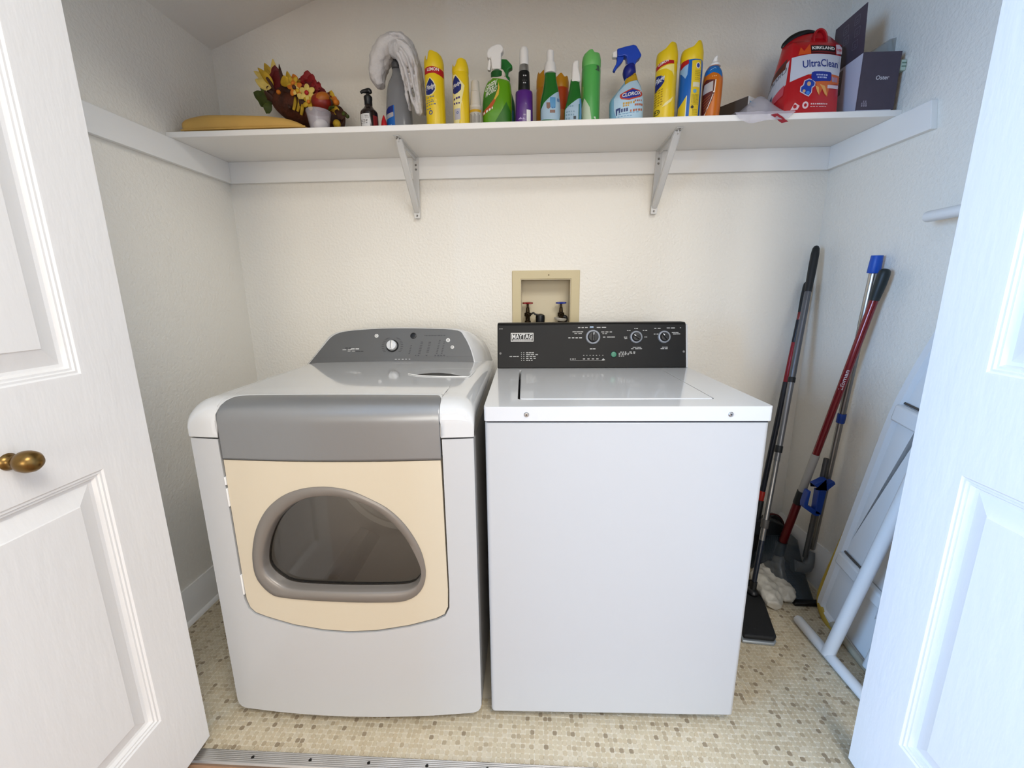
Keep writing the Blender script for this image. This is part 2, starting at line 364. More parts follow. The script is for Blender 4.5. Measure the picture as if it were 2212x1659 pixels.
# aluminium threshold
b = BM(); pr = [(-1.0505, -.004), (-1.050, .002), (-1.047, .006)]
for k in range(6): y = -1.045+k*.0046; pr += [(y, .0066), (y+.0012, .0056), (y+.0024, .0056), (y+.0034, .0066)]
pr += [(-1.0165, .006), (-1.0140, .002), (-1.0135, -.004)]
rings(b, [[(x, y, z) for y, z in pr] for x in (OPX0, OPX1)])
ALU = M('aluminium', '#c3c1bd', .38, 1.0, bump=(60, .2, .001), stretch=(.05, 1, 1))
th = struct(new('trim_5', b, ALU, smooth=25), 'ridged aluminium threshold strip across the closet opening')
HOLE = M('dark_screw', '#2b2825', .5, .6)
for px, py in ((545, 1637.5), (670, 1642), (797, 1646.5), (923, 1650.5), (1053, 1654.5), (1187, 1657)):
    p = atZ(px, py, .006); b = BM(); axlathe(b, (p.x, -1.0325, .0052), (0, 0, 1), [(.0042, 0), (.0042, .0016), (.0030, .0021), (.0012, .0018)], 12); new('screw', b, HOLE, th)

# ------------------------------------------------------------------ bifold doors
def panel_rings(y0, y1, z0, z1):
    """nested rectangles of a moulded door panel: (inset, height off the face)"""
    return [(0, 0), (.003, -.0005), (.006, -.0035), (.010, -.0035), (.012, -.007), (.016, -.007), (.020, -.0135), (.026, -.0150), (.058, -.0045), (.0595, -.0025)]
def leaf(name, parent, L, Hh, side, both):
    """a leaf in local axes: x = thickness (face at x=0 towards side), y = along the leaf 0..-L, z up"""
    b = BM(); T = .033; rects = [(.192, .842), (1.035, Hh-.11)]
    ys = (-.113, -(L-.113))
    loops = [[(0, 0), (-L, 0), (-L, Hh), (0, Hh)]]+[[(ys[0], r[0]), (ys[1], r[0]), (ys[1], r[1]), (ys[0], r[1])] for r in rects]
    plate(b, loops, lambda a, c: (0, a, c))
    for r in rects:
        prof = panel_rings(0, 0, 0, 0); prev = None
        for ins, h in prof:
            q = [b.verts.new((side*h, ya, zz)) for ya, zz in ((ys[0]-ins, r[0]+ins), (ys[1]+ins, r[0]+ins), (ys[1]+ins, r[1]-ins), (ys[0]-ins, r[1]-ins))]
            if prev:
                for i in range(4): b.faces.new((prev[i], prev[(i+1) % 4], q[(i+1) % 4], q[i]))
            prev = q
        b.faces.new(prev)
    x1 = -side*T
    c = [b.verts.new(p) for p in ((0, 0, 0), (0, -L, 0), (0, -L, Hh), (0, 0, Hh))]; d = [b.verts.new(p) for p in ((x1, 0, 0), (x1, -L, 0), (x1, -L, Hh), (x1, 0, Hh))]
    for i in range(4): b.faces.new((c[i], c[(i+1) % 4], d[(i+1) % 4], d[i]))
    b.faces.new(d); bmesh.ops.remove_doubles(b, verts=b.verts[:], dist=1e-6)
    return new(name, b, DOORP, parent, smooth=22)
LEAF, DH = .56, 2.115
def bifold(name, x, y, ang, side, label):
    d = empty(name, (x, y, .02), math.radians(ang)); struct(d, label)
    lf = leaf('door_leaf', d, LEAF, DH, side, True)
    l2 = leaf('door_leaf', d, LEAF, DH, -side, True); l2.location = (-side*.074, 0, 0); l2['label'] = 'back leaf folded against the front leaf'
    for z in (.25, 1.05, 1.85):
        b = BM(); cyl(b, (-side*.037, -LEAF-.004, z-.035), (-side*.037, -LEAF-.004, z+.035), .005, n=10); box(b, -side*.037-.02, -side*.037+.02, -LEAF-.003, -LEAF-.001, z-.035, z+.035); new('hinge', b, CHROME, d)
    b = BM(); cyl(b, (-side*.0165, -.03, DH), (-side*.0165, -.03, HDR-.03), .004, n=10); new('guide_pin', b, CHROME, d)
    return d, lf
dl, lf = bifold('door_1', -.887, -.995, 2.0, 1, 'white two-panel bifold door with brass knob, folded open at left')
BRASS = M('antique_brass', '#7d6238', .3, 1.0, var=.25, vscale=40)
b = BM(); axlathe(b, (0, -.264, .916), (1, 0, 0), [(.0145, 0), (.0145, .002), (.0110, .005), (.0085, .008), (.0085, .013), (.0130, .018), (.0180, .026), (.0190, .034), (.0172, .043), (.0120, .050), (.004, .053)], 28)
kn = new('knob', b, BRASS, lf, smooth=60); kn['label'] = 'round antique brass knob'
dr, _ = bifold('door_2', .819, -.973, -2.0, -1, 'white two-panel bifold door without a knob, folded open at right')
b = BM(); box(b, OPX0, OPX1, -1.05, -1.022, HDR-.032, HDR); struct(new('trim_6', b, TRIM, smooth=0), 'white door track under the opening header')

# ================================================================== shelf and brackets
b = BM(); prism(b, [(XL+.0005, -.3045), (xr(-.3045)-.0005, -.3045), (XR-.0005, -.0005), (XL+.0005, -.0005)], lambda a, c: (a, c, ZS), lambda a, c: (a, c, ZT))
tag(new('wall_shelf', b, SHELFP, smooth=0, bevel=.002), 'long white painted board shelf holding the cleaning supplies', 'shelf')
BRK = M('bracket_paint', '#d9d6d0', .35)
def bracket(x, dx, label):
    e = empty('shelf_bracket', (x, 0, ZS)); tag(e, label, 'bracket', 'white metal shelf brackets')
    w = .0125
    b = BM(); box(b, -w, w, -.268, -.020, -.0025, -.0003); box(b, -.002, .002, -.25, -.022, -.014, -.002); new('shelf_arm', b, BRK, e, smooth=0, bevel=.0008)
    b = BM(); prism(b, [(-w, -.235), (-w*.8, -.2365), (w*.8, -.2365), (w, -.235), (w, -.002), (-w, -.002)], lambda a, c: (a+dx*(-c/.235), -.0195, c), lambda a, c: (a+dx*(-c/.235), -.022, c))
    new('wall_arm', b, BRK, e, smooth=0, bevel=.0006)
    b = BM(); box(b, dx-.008, dx+.008, -.0195, -.0001, -.232, -.205); new('spacer', b, BRK, e, smooth=0)
    b = BM(); A = Vector((0, -.243, -.004)); Z = Vector((dx*.9, -.0235, -.212)); d = (Z-A).normalized(); n = Vector((0, -d.z, d.y)); n = n if n.y < 0 else -n
    sec = [(-w, -.010), (-w, .002), (-w+.004, .0055), (w-.004, .0055), (w, .002), (w, -.010), (w-.002, -.010), (w-.002, .001), (w-.005, .0035), (-w+.005, .0035), (-w+.002, .001), (-w+.002, -.010)]
    rings(b, [[P+Vector((a*s, 0, 0))+n*(c*s) for a, c in sec] for P, s in ((A, .8), (A+(Z-A)*.07, 1.0), (A+(Z-A)*.93, .95), (Z, .75))]); new('brace', b, BRK, e, smooth=30)
    SC = M('screw_steel', '#8b8781', .4, .9)
    for p, dd in (((dx*.1, -.022, -.030), (0, -1, 0)), ((dx*.15, -.022, -.047), (0, -1, 0)), ((dx, -.022, -.226), (0, -1, 0)), ((0, -.258, -.0025), (0, 0, -1))):
        b = BM(); axlathe(b, p, dd, [(.0042, 0), (.0042, .001), (.003, .0022), (.0012, .0018)], 12); new('screw', b, SC, e)
bracket(-.4835, -.006, 'white metal shelf bracket nearer the left wall, under the towel-covered bottle')
bracket(.4985, -.008, 'white metal shelf bracket nearer the right wall, under the yellow cans')

# ================================================================== washer outlet box in the back wall
ob = empty('washer_outlet_box', (.053, 0, 1.02)); tag(ob, 'beige recessed washer outlet box with red and blue taps in the back wall', 'outlet box')
BEIGE = M('beige_plastic', '#cdbd95', .45, bump=(40, .05, .001)); BEIGE2 = M('beige_recess', '#d3c6a8', .5)
b = BM(); plate(b, [[(-.146, -.03), (.146, -.03), (.146, .2785), (-.146, .2785)], [(-.1085, 0), (.1075, 0), (.1075, .242), (-.1085, .242)]], lambda a, c: (a, -.007, c), (0, .0065, 0)); new('frame', b, BEIGE, ob, smooth=0, bevel=.003)
b = BM()
for s in ((-.1085, -.1065, 0, .0, .09), ): pass
box(b, -.1090, -.1065, -.004, .09, -.0, .2422); box(b, .1055, .1080, -.004, .09, 0, .2422); box(b, -.1065, .1055, .086, .09, 0, .2422); box(b, -.1065, .1055, -.004, .086, .2395, .2422); box(b, -.1065, .1055, -.004, .086, -.0, .03)
new('recess', b, BEIGE2, ob, smooth=0)
b = BM(); axlathe(b, (.012, -.0072, .259), (0, -1, 0), [(.003, 0), (.003, .0006)], 10); new('rivet', b, M('bronze_dark', '#6d5c41', .5, .5), ob)
DKM = M('aged_brass', '#3a2e1f', .35, .9, var=.3, vscale=60); RED = M('tap_red', '#8c1219', .35); BLU = M('tap_blue', '#132f9a', .35)
def tap(x, hm, lab, hose):
    v = empty('tap', (x, .045, .03)); v.parent = ob
    b = BM(); axlathe(b, (0, 0, 0), (0, 0, 1), [(.014, 0), (.014, .012), (.010, .014), (.010, .03), (.015, .033), (.015, .047), (.009, .05), (.007, .07), (.005, .072), (.005, .092)], 16)
    cyl(b, (0, 0, .04), (0, -.026, .034), .009, n=12); new('valve_body', b, DKM, v)
    b = BM(); rs = []
    n = 40
    for s, z in ((.55, 0), (1, .002), (1, .007), (.55, .009)):
        rs.append([((.0215*(1+.10*math.cos(8*2*PI*i/n)))*s*math.cos(2*PI*i/n), (.0215*(1+.10*math.cos(8*2*PI*i/n)))*s*math.sin(2*PI*i/n), .086+z) for i in range(n)])
    rings(b, rs); new('tap_handle', b, hm, v)['label'] = lab
    return v
# taps are parts of the outlet box; keep them one level deep as meshes
def tap_parts(x, hm, lab):
    t = tap(x, hm, lab, None)
    for c in list(t.children):
        c.parent = ob; c.location = t.location
    bpy.data.objects.remove(t)
tx = atY(1140, 655, .045).x-.053; tz = atY(1140, 655, .045).z
tap_parts(tx, RED, 'red tap handle'); tap_parts(atY(1212, 655, .045).x-.053, BLU, 'blue tap handle')
for c in ob.children:
    if c.name.startswith(('valve_body', 'tap_handle')): c.location.z = tz-1.02-.09
p = atY(1167, 685, .04); b = BM(); lathe(b, [(.020, -.02), (.021, .004), (.019, .012), (.010, .017), (.003, .018)], 20, (p.x-.053, .04)); o = new('drain_plug', b, BLACK, ob); o.location.z = p.z-1.02-.003
b = BM(); tube(b, [(tx+.01, .045, tz-1.02-.052), (tx+.025, .042, tz-1.02-.043), (tx+.036, .04, tz-1.02-.05), (p.x-.053, .04, p.z-1.02+.01)], .004, 8, 4); new('hose_end', b, M('dark_rubber', '#1c1a18', .5), ob)
p = atY(1210, 688, .03); b = BM(); axlathe(b, (p.x-.053, .03, p.z-1.02-.006), (.15, 0, 1), [(.020, -.004), (.027, .003), (.028, .008), (.024, .0095), (.012, .0075)], 22); new('drip_cup', b, M('pale_plastic', '#c9c2b4', .4), ob)
b = BM(); tube(b, [(p.x-.053+.01, .04, p.z-1.02-.03), (p.x-.053+.026, .04, p.z-1.02-.008), (p.x-.053+.024, .045, p.z-1.02+.006), (p.x-.053+.004, .045, p.z-1.02+.012)], .008, 10, 5); new('elbow_hose', b, M('dark_rubber'), ob)

# white rod on the right wall
r = empty('wall_rod', (1.132, -.74, 1.4085)); tag(r, 'short white rod fixed along the right wall above the ironing board', 'rod')
b = BM(); axlathe(b, (0, .207, 0), (0, -1, 0), [(.009, -.004), (.0148, 0), (.0156, .004), (.0156, .42), (.013, .424)], 20); new('bar', b, WHITEP, r)
for yy in (.10, -.17):
    b = BM(); cyl(b, (0, yy-.0, 0), (xr(yy-.74)-1.132, yy, 0), .008, n=12); axlathe(b, (xr(yy-.74)-1.132, yy, 0), (-1, 0, 0), [(.017, 0), (.017, .003), (.010, .006)], 16); new('wall_mount', b, WHITEP, r)

# ================================================================== washer (local: u right, v back, z up)
wa = empty('washing_machine', (-.1171, -.9033, 0), .0255); tag(wa, 'white top-loading washing machine with black control panel', 'washing machine')
WW = .686
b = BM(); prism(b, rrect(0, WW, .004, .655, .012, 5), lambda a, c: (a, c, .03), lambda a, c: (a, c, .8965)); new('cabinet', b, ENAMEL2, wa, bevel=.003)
b = BM(); box(b, .004, WW-.004, .008, .65, .8965, .9005); new('seam_gap', b, M('seam_dark', '#3a3a3e', .6), wa, smooth=0)
for u in (.05, WW-.05):
    for v in (.06, .6):
        b = BM(); axlathe(b, (u, v, 0), (0, 0, 1), [(.02, 0), (.02, .012), (.008, .014), (.008, .032)], 14); new('foot', b, BLACK, wa)
LID = (.086, .578, .071, .486)
b = BM(); plate(b, [rrect(-.001, WW+.001, -.001, .66, .008, 4), rrect(LID[0]-.006, LID[1]+.0025, LID[2]-.002, LID[3]+.003, .012, 4)], lambda a, c: (a, c, .938), (0, 0, -.0365))
new('top_panel', b, ENAMEL_LIT, wa, bevel=.005, seg=3)
b = BM(); box(b, .05, .62, .05, .51, .9015, .904); new('lid_well', b, M('well_dark', '#26262a', .6), wa, smooth=0)
b = BM(); prism(b, rrect(*LID, .010, 4), lambda a, c: (a, c, .9395), lambda a, c: (a, c, .906)); new('lid', b, ENAMEL_LIT, wa, bevel=.003, seg=3)
for u in (.102, .588):
    b = BM(); axlathe(b, (u, -.001, .9185), (0, -1, 0), [(.0062, 0), (.0062, .001), (.0045, .003), (.002, .0032)], 16); new('screw', b, CHROME, wa)
    b = BM(); axlathe(b, (u, -.0042, .9185), (0, -1, 0), [(.0018, 0), (.0018, .0004)], 8); new('screw_hole', b, BLACK, wa)
kv = lambda z: .52+(z-.938)*.219
BLKP = M('black_panel', '#131211', .42, spec=.25, bump=(30, .03, .001))
b = BM(); prism(b, [(.52, .9385), (kv(1.092), 1.092), (kv(1.098)+.006, 1.098), (.60, 1.098), (.655, 1.06), (.655, .9385)], lambda a, c: (.0015, a, c), lambda a, c: (.6765, a, c)); co = new('control_panel', b, BLKP, wa, bevel=.003)
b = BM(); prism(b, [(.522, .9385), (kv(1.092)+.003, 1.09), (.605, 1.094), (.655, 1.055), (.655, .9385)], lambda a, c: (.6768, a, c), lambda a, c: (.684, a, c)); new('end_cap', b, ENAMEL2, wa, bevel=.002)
_n = Vector((0, -1, .219)).normalized()
def wm(off=.0006): return lambda a, c: Vector((a, kv(c), c))+_n*off
WI = INK('#d8d6d2')
prt('nameplate', co, [P_rect(.050, .1315, 1.033, 1.0635)], wm(.0007), INK('#d6d3cc'))
prt('nameplate_field', co, [P_rect(.0525, .129, 1.0355, 1.061)], wm(.001), INK('#161514'))
prt('lettering', co, [P_text('MAYTAG', .0545, .127, 1.0425, 1.0595, bold=.012), P_rect(.056, .1255, 1.037, 1.0405)], wm(.0013), WI)
prt('lettering', co, P_bars(.0585, .123, 1.0388, .0014, 8, 3), wm(.0016), INK('#161514'))
T = []
for k, (u0, u1) in enumerate(((.118, .148), (.118, .168), (.118, .155), (.118, .158), (.118, .145))): T += P_bars(u0-.013, u1-.013, .9935-k*.0067+.0, .0036, 3, k+5, .93); T += [P_rect(.087, .0895, .992-k*.0067, .995-k*.0067), P_rect(.095, .0985, .992-k*.0067, .995-k*.0067)]
T += P_bars(.045, .083, .9805, .0036, 3, 44, .95)
def knobtext(cu, cz, rows, seed):
    o = []
    for k, (du, dz, L, h) in enumerate(rows): o += P_bars(cu+du, cu+du+L, cz+dz, h, max(2, int(L/.012)), seed+k, .93)
    return o
T += knobtext(.345, 1.047, [(-.053, .034, .038, .0032), (.014, .034, .036, .0032), (-.073, .019, .042, .0032), (-.066, .013, .028, .0025), (.030, .018, .045, .0032), (.034, .012, .018, .0025), (-.088, -.002, .052, .0042), (.036, 0, .044, .0032), (-.011, -.041, .022, .0036)], 60)
T += knobtext(.499, 1.0465, [(-.006, .030, .014, .003), (-.032, .023, .014, .003), (.024, .023, .018, .003), (-.043, 0, .014, .003), (-.041, -.005, .012, .003), (.030, 0, .012, .003), (-.012, -.036, .032, .003), (-.018, -.041, .044, .003)], 80)
T += knobtext(.598, 1.0465, [(-.034, .030, .024, .003), (.010, .031, .030, .003), (-.036, .010, .020, .003), (.028, .015, .026, .003), (.032, .010, .028, .003), (-.007, -.036, .022, .003), (-.012, -.041, .032, .003)], 100)
T += P_bars(.443, .468, .994, .0032, 3, 8)+P_bars(.475, .503, .994, .0032, 2, 9)+P_bars(.437, .500, .9895, .0030, 6, 10)+P_bars(.437, .478, .985, .003, 4, 11)+P_bars(.437, .460, .980, .0028, 3, 12)
T += [P_rect(.263, .385, .9648, .9656)]+P_bars(.263, .287, .9705, .0036, 3, 13)+[P_rect(u, u+.008, .969, .9725) for u in (.309, .325, .341, .357)]+[P_poly([(.376, .966), (.382, .973), (.389, .966)])]+P_bars(.310, .39, .983, .0022, 7, 15, .35)
T += P_bars(.008, .022, 1.078, .0022, 3, 17)+P_bars(.655, .662, 1.078, .0022, 1, 18)
prt('printing', co, T, wm(), INK('#a9a7a3'))
def wknob(u, z, R, ang):
    p = Vector((u, kv(z), z)); e = None
    b = BM(); axlathe(b, p, _n, [(R, 0), (R*.98, .004), (R*.92, .007), (R*.80, .0085), (R*.72, .0075), (R*.68, .003)], 40, cap1=False); rg = new('knob_ring', b, M('ring_silver', '#a4a7ad', .4, .4), co)
    b = BM(); axlathe(b, p, _n, [(R*.70, .001), (R*.66, .012), (R*.60, .0145), (R*.3, .015)], 36); kb = new('knob', b, BLACK, wa)
    x, y = Vector((1, 0, 0)), Vector((0, .219, 1)).normalized(); d = (y*math.cos(ang)+x*math.sin(ang)); t = (x*math.cos(ang)-y*math.sin(ang))
    b = BM(); q = p+_n*.0145; pts = [q+d*(R*.60)+t*.003, q+d*(R*.60)-t*.003, q-d*(R*.60)-t*.005, q-d*(R*.60)+t*.005]
    rings(b, [pts, [v+_n*.006 for v in pts]]); new('grip', b, BLACK, kb, bevel=.0015)
    b = BM(); c = [q+_n*.0063+d*(R*.57)+t*.0014, q+_n*.0063+d*(R*.57)-t*.0014, q+_n*.0063+d*(R*.25)-t*.0012, q+_n*.0063+d*(R*.25)+t*.0012]; rings(b, [c, [v+_n*.0004 for v in c]]); new('pointer', b, WHITEP, kb, smooth=0)
wknob(.345, 1.0475, .0265, .05); wknob(.499, 1.0465, .0225, -1.05); wknob(.5985, 1.0465, .0225, -.75)
b = BM(); p = Vector((.419, kv(.986), .986)); axlathe(b, p, _n, [(.0125, 0), (.0125, .001), (.0108, .0018), (.0105, .0005)], 24, cap1=False); new('button_ring', b, BLACK, co)
b = BM(); axlathe(b, p, _n, [(.0100, 0), (.0098, .003), (.008, .004), (.003, .0042)], 24); new('start_button', b, M('button_green', '#3f7d62', .35), wa)
b = BM(); pp = Vector((.3405, kv(1.0825), 1.0825)); rings(b, [[pp+Vector((a, 0, c))+_n*o for a, c in ((-.007, -.003), (.007, -.003), (.006, .003), (-.006, .003))] for o in (0, .0025)]); new('dial_marker', b, M('pale_blue', '#8fa3b8', .4), co)
for u, z in ((.012, .9915), (.668, .995)):
    b = BM(); axlathe(b, Vector((u, kv(z), z)), _n, [(.0045, 0), (.004, .0015), (.001, .0018)], 12); new('screw', b, M('screw_grey', '#6d6b68', .5, .3), wa)

# ================================================================== dryer
dy = empty('clothes_dryer', (-.857, -.918, 0), .022); tag(dy, 'white clothes dryer with cream door, round-topped window and grey console', 'dryer')
DW = .712
bul = lambda u: -.022*(1-(2*u/DW-1)**2)
CUTS = [DW*i/28 for i in range(1, 28)]
b = BM(); U = [(.022, .030), (.69, .030), (.702, .034), (.709, .043), (DW, .056), (DW, .857), (.6355, .857), (.6365, .437), (.6345, .382), (.623, .357), (.600, .345), (.525, .327), (.437, .313), (.361, .309), (.291, .313), (.210, .325), (.136, .344), (.100, .355), (.084, .372), (.076, .40), (.0755, .857), (0, .857), (0, .056), (.003, .043), (.010, .034)]
plate(b, [U], lambda a, c: (a, bul(a), c), (0, .04, 0), CUTS)
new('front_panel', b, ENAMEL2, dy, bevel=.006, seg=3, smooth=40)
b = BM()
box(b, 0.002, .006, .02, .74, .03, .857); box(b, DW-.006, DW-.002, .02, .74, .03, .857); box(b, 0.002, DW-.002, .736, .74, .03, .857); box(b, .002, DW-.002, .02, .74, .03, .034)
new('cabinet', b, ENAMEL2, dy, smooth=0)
b = BM(); box(b, .003, DW-.003, .012, .73, .857, .862); new('seam_gap', b, M('seam_dark'), dy, smooth=0)
for u in (.06, DW-.06):
    for v in (.08, .66):
        b = BM(); axlathe(b, (u, v, 0), (0, 0, 1), [(.02, 0), (.02, .012), (.008, .014), (.008, .032)], 14); new('foot', b, BLACK, dy)
# top cap and grey handle band share one profile
PROF = [(0, .8615), (0, .875), (0, .888), (0, .905)]+[(.05*(1-math.cos(a)), .905+.045*math.sin(a)) for a in [PI/2*i/10 for i in range(1, 11)]]+[(.075, .950), (.12, .951), (.25, .952), (.40, .952), (.55, .952), (.65, .951), (.742, .950)]
def arc(pl):
    s = [0]
    for (a, c), (d, e) in zip(pl, pl[1:]): s.append(s[-1]+math.hypot(d-a, e-c))
    return s
def sample(pl, S, s):
    for i in range(len(S)-1):
        if s <= S[i+1]: t = (s-S[i])/(S[i+1]-S[i]); return (pl[i][0]+(pl[i+1][0]-pl[i][0])*t, pl[i][1]+(pl[i+1][1]-pl[i][1])*t)
    return pl[-1]
SP = arc(PROF); SEND = .128
def s0(u):
    if u < .079: return 0.0
    if u < .125: t = (u-.079)/.046; return .030+(SEND-.030)*math.sqrt(max(0, 1-(1-t)**2))
    if u < .612: return SEND
    if u < .633: t = (.633-u)/.021; return .075+(SEND-.075)*math.sqrt(max(0, 1-(1-t)**2))
    return 0.0
def edrop(u):
    e = min(u, DW-u); w = .050
    return .034*(1-math.sqrt(max(0, 1-(1-e/w)**2))) if e < w else 0.0
def place(u, v, z, fade=True):
    k = max(0, 1-max(0, v)/.12); crown = .006*(1-(2*u/DW-1)**2)
    zz = z-edrop(u)*max(0, (z-.8615))/.0885+crown*max(0, (z-.905))/.045
    return (u, v+bul(u)*k, zz)
cols = [0, .002, .005, .010, .017, .026, .037, .05, .064, .0775, .0785]+[.0791, .081, .085, .091, .10, .112, .125]+[.125+(.612-.125)*i/16 for i in range(1, 17)]+[.617, .624, .630, .6329]+[.6335, .6345, .645, .66, .672, .683, .692, .700, .706, .71, DW]
b = BM(); rows = []
for u in cols:
    a = s0(u); K = 40; row = []
    for k in range(K):
        t = k/(K-1); s = a+(SP[-1]-a)*(t**1.7); v, z = sample(PROF, SP, s); row.append(b.verts.new(place(u, v, z)))
    rows.append(row)
for A, B in zip(rows, rows[1:]):
    for k in range(39): b.faces.new((A[k], B[k], B[k+1], A[k+1]))
for row in (rows[0], rows[-1]):      # side skirts
    low = [b.verts.new((v.co.x, v.co.y, .8615)) for v in row]
    for k in range(39):
        try: b.faces.new((row[k], row[k+1], low[k+1], low[k]))
        except ValueError: pass
bk = [r[-1] for r in rows]; low = [b.verts.new((v.co.x, v.co.y, .8615)) for v in bk]
for k in range(len(bk)-1): b.faces.new((bk[k], bk[k+1], low[k+1], low[k]))
bmesh.ops.remove_doubles(b, verts=b.verts[:], dist=1e-5)
ENG = M('gloss_top', '#cfcecb', .10, coat=.6)
cap = new('top_cap', b, ENG, dy, smooth=50, solid=.004)
PB = [(0.002, .805), (.002, .82), (.002, .84), (.002, .86), (.002, .88)]+[(v+.002, z-.0015) for v, z in PROF[3:14]]+[(.08, .947)]; SB = arc(PB); off = .0955-.036
b = BM(); rows = []
for u in [.0815, .083, .086, .091, .10, .112, .125]+[.125+(.612-.125)*i/20 for i in range(1, 21)]+[.617, .624, .629, .6315]:
    end = min(SB[-1], s0(u)+(.8615-.805)-.004); row = []
    for k in range(30):
        v, z = sample(PB, SB, end*k/29); row.append(b.verts.new(place(u, v, z)))
    rows.append(row)
for A, B in zip(rows, rows[1:]):
    for k in range(29): b.faces.new((A[k], B[k], B[k+1], A[k+1]))
SILV = M('silver_plastic', '#8f8f8e', .33, .55)
bd = new('handle_band', b, SILV, dy, smooth=50, solid=.006)
b = BM(); rs = []
for i in range(25):
    t = i/24; u = .17+.33*t; w = .0048*math.sin(PI*min(1, t*1.02))**.4+.0004; p = Vector(place(u, .048, .9497)); rs.append([p+Vector((0, -w, -.0012)), p+Vector((0, w, .0006)), p+Vector((0, w, -.003)), p+Vector((0, -w, -.004))])
rings(b, rs); new('recess_reflection', b, M('silver_light', '#b5b3b0', .3, .5), bd)  # paler strip: reflection at the pull recess painted as colour
# outlines of the cream door, its window ring and glass
CR = [(.0815, .8025), (.6295, .8025), (.6305, .773), (.6315, .592), (.6325, .437), (.6305, .384), (.6205, .362), (.597, .3505), (.525, .3325), (.437, .3185), (.361, .3145), (.291, .3185), (.21, .3305), (.136, .3495), (.1035, .3605), (.0895, .375), (.0825, .40), (.081, .467), (.0805, .665)]
WO = [(.12, .531), (.131, .581), (.148, .624), (.18, .672), (.223, .708), (.269, .728), (.313, .736), (.356, .736), (.404, .726), (.451, .703), (.492, .677), (.527, .639), (.552, .597), (.569, .555), (.577, .512), (.577, .48), (.568, .448), (.547, .422), (.512, .4075), (.461, .406), (.335, .408), (.191, .414), (.158, .423), (.133, .449), (.12, .481)]
WIN = [(.149, .519), (.164, .575), (.194, .63), (.235, .672), (.282, .699), (.332, .708), (.375, .706), (.423, .691), (.464, .668), (.505, .627), (.532, .585), (.551, .542), (.563, .505), (.562, .48), (.549, .455), (.52, .441), (.418, .439), (.304, .44), (.212, .444), (.175, .462), (.152, .488)]
def polar(pts, c, n):
    P = [(v.x, v.y) for v in catmull([(a, d, 0) for a, d in pts], 6, True)]; out = []
    ang = [(math.atan2(y-c[1], x-c[0]), math.hypot(x-c[0], y-c[1])) for x, y in P]; ang.sort()
    for i in range(n):
        a = -PI+2*PI*(i+.5)/n
        lo = max([q for q in ang if q[0] <= a], default=(ang[-1][0]-2*PI, ang[-1][1])); hi = min([q for q in ang if q[0] > a], default=(ang[0][0]+2*PI, ang[0][1]))
        t = (a-lo[0])/(hi[0]-lo[0]); r = lo[1]+(hi[1]-lo[1])*t; out.append((c[0]+r*math.cos(a), c[1]+r*math.sin(a)))
    return out
WC = (.352, .55); NO = 96; wo = polar(WO, WC, NO); wi = polar(WIN, WC, NO)
lerp2 = lambda a, c, t: [(p[0]+(q[0]-p[0])*t, p[1]+(q[1]-p[1])*t) for p, q in zip(a, c)]
CREAM = M('aged_cream', '#cdc0a8', .4, var=.03, vscale=3)
b = BM(); plate(b, [CR, lerp2(wo, wi, .08)], lambda a, c: (a, bul(a)+.0015, c), (0, .028, 0), CUTS); dd = new('door', b, CREAM, dy, bevel=.003, smooth=40)
b = BM(); rs = []
for t, v in ((0, .004), (0, -.001), (.04, -.0026), (.40, -.0030), (.80, -.0022), (.92, .003), (.98, .014), (1.0, .024), (1.02, .030)): rs.append([(p[0], bul(p[0])+v, p[1]) for p in lerp2(wo, wi, t)])
rings(b, rs, False, False); new('window_ring', b, M('ring_grey', '#847d75', .35, .3), dd, smooth=60)
b = BM(); plate(b, [lerp2(wo, wi, 1.0)], lambda a, c: (a, bul(a)+.0255, c), None, CUTS); new('window_glass', b, glassy('smoked_glass', '#f2f0ec', .4, .05), dd, smooth=60)
b = BM(); plate(b, [lerp2(wo, wi, .97), lerp2(wo, wi, 1.06)], lambda a, c: (a, bul(a)+.029, c), (0, .006, 0), CUTS); new('gasket', b, BLACK, dd)
for z, hgt in ((.745, .022), (.70, .05), (.445, .06)):
    b = BM(); box(b, .0765, .0805, bul(.078)-.002, .02, z-hgt/2, z+hgt/2); new('hinge', b, WHITEP, dd, bevel=.001)
b = BM(); axlathe(b, (.6345, -.004, .735), (1, 0, 0), [(.004, 0), (.004, .003)], 10); new('latch', b, BLACK, dd)
# bulkhead and drum behind the glass
b = BM(); plate(b, [[(.05, .28), (.66, .28), (.66, .855), (.05, .855)], lerp2(wo, wi, .6)], lambda a, c: (a, .03, c), (0, .004, 0)); new('bulkhead', b, M('bulkhead', '#a8a39c', .6), dy, smooth=0)
DRUM = M('drum_paint', '#f3f0eb', .45, 0.0)
b = BM(); dc = (.353, .53); axlathe(b, (dc[0], .035, dc[1]), (0, 1, 0), [(.235, 0), (.262, .02), (.285, .05), (.288, .30), (.288, .52), (.280, .545), (.262, .552), (.250, .545), (.243, .535), (.205, .535), (.198, .547), (.190, .552), (.10, .556), (.004, .556)], 72, cap0=False); new('drum', b, DRUM, dy, smooth=40)
for k in range(3):
    a = math.radians(-118+120*k); b = BM(); rs = []
    for v in (.07, .10, .45, .52):
        hh = .055 if .09 < v < .5 else .008; cx = lambda r, da: (dc[0]+r*math.cos(a+da), v, dc[1]+r*math.sin(a+da))
        rs.append([cx(.289, -.16), cx(.287-hh*.6, -.07), cx(.287-hh, 0), cx(.287-hh*.6, .07), cx(.289, .16)])
    rings(b, rs); new('baffle', b, DRUM, dy, smooth=40)
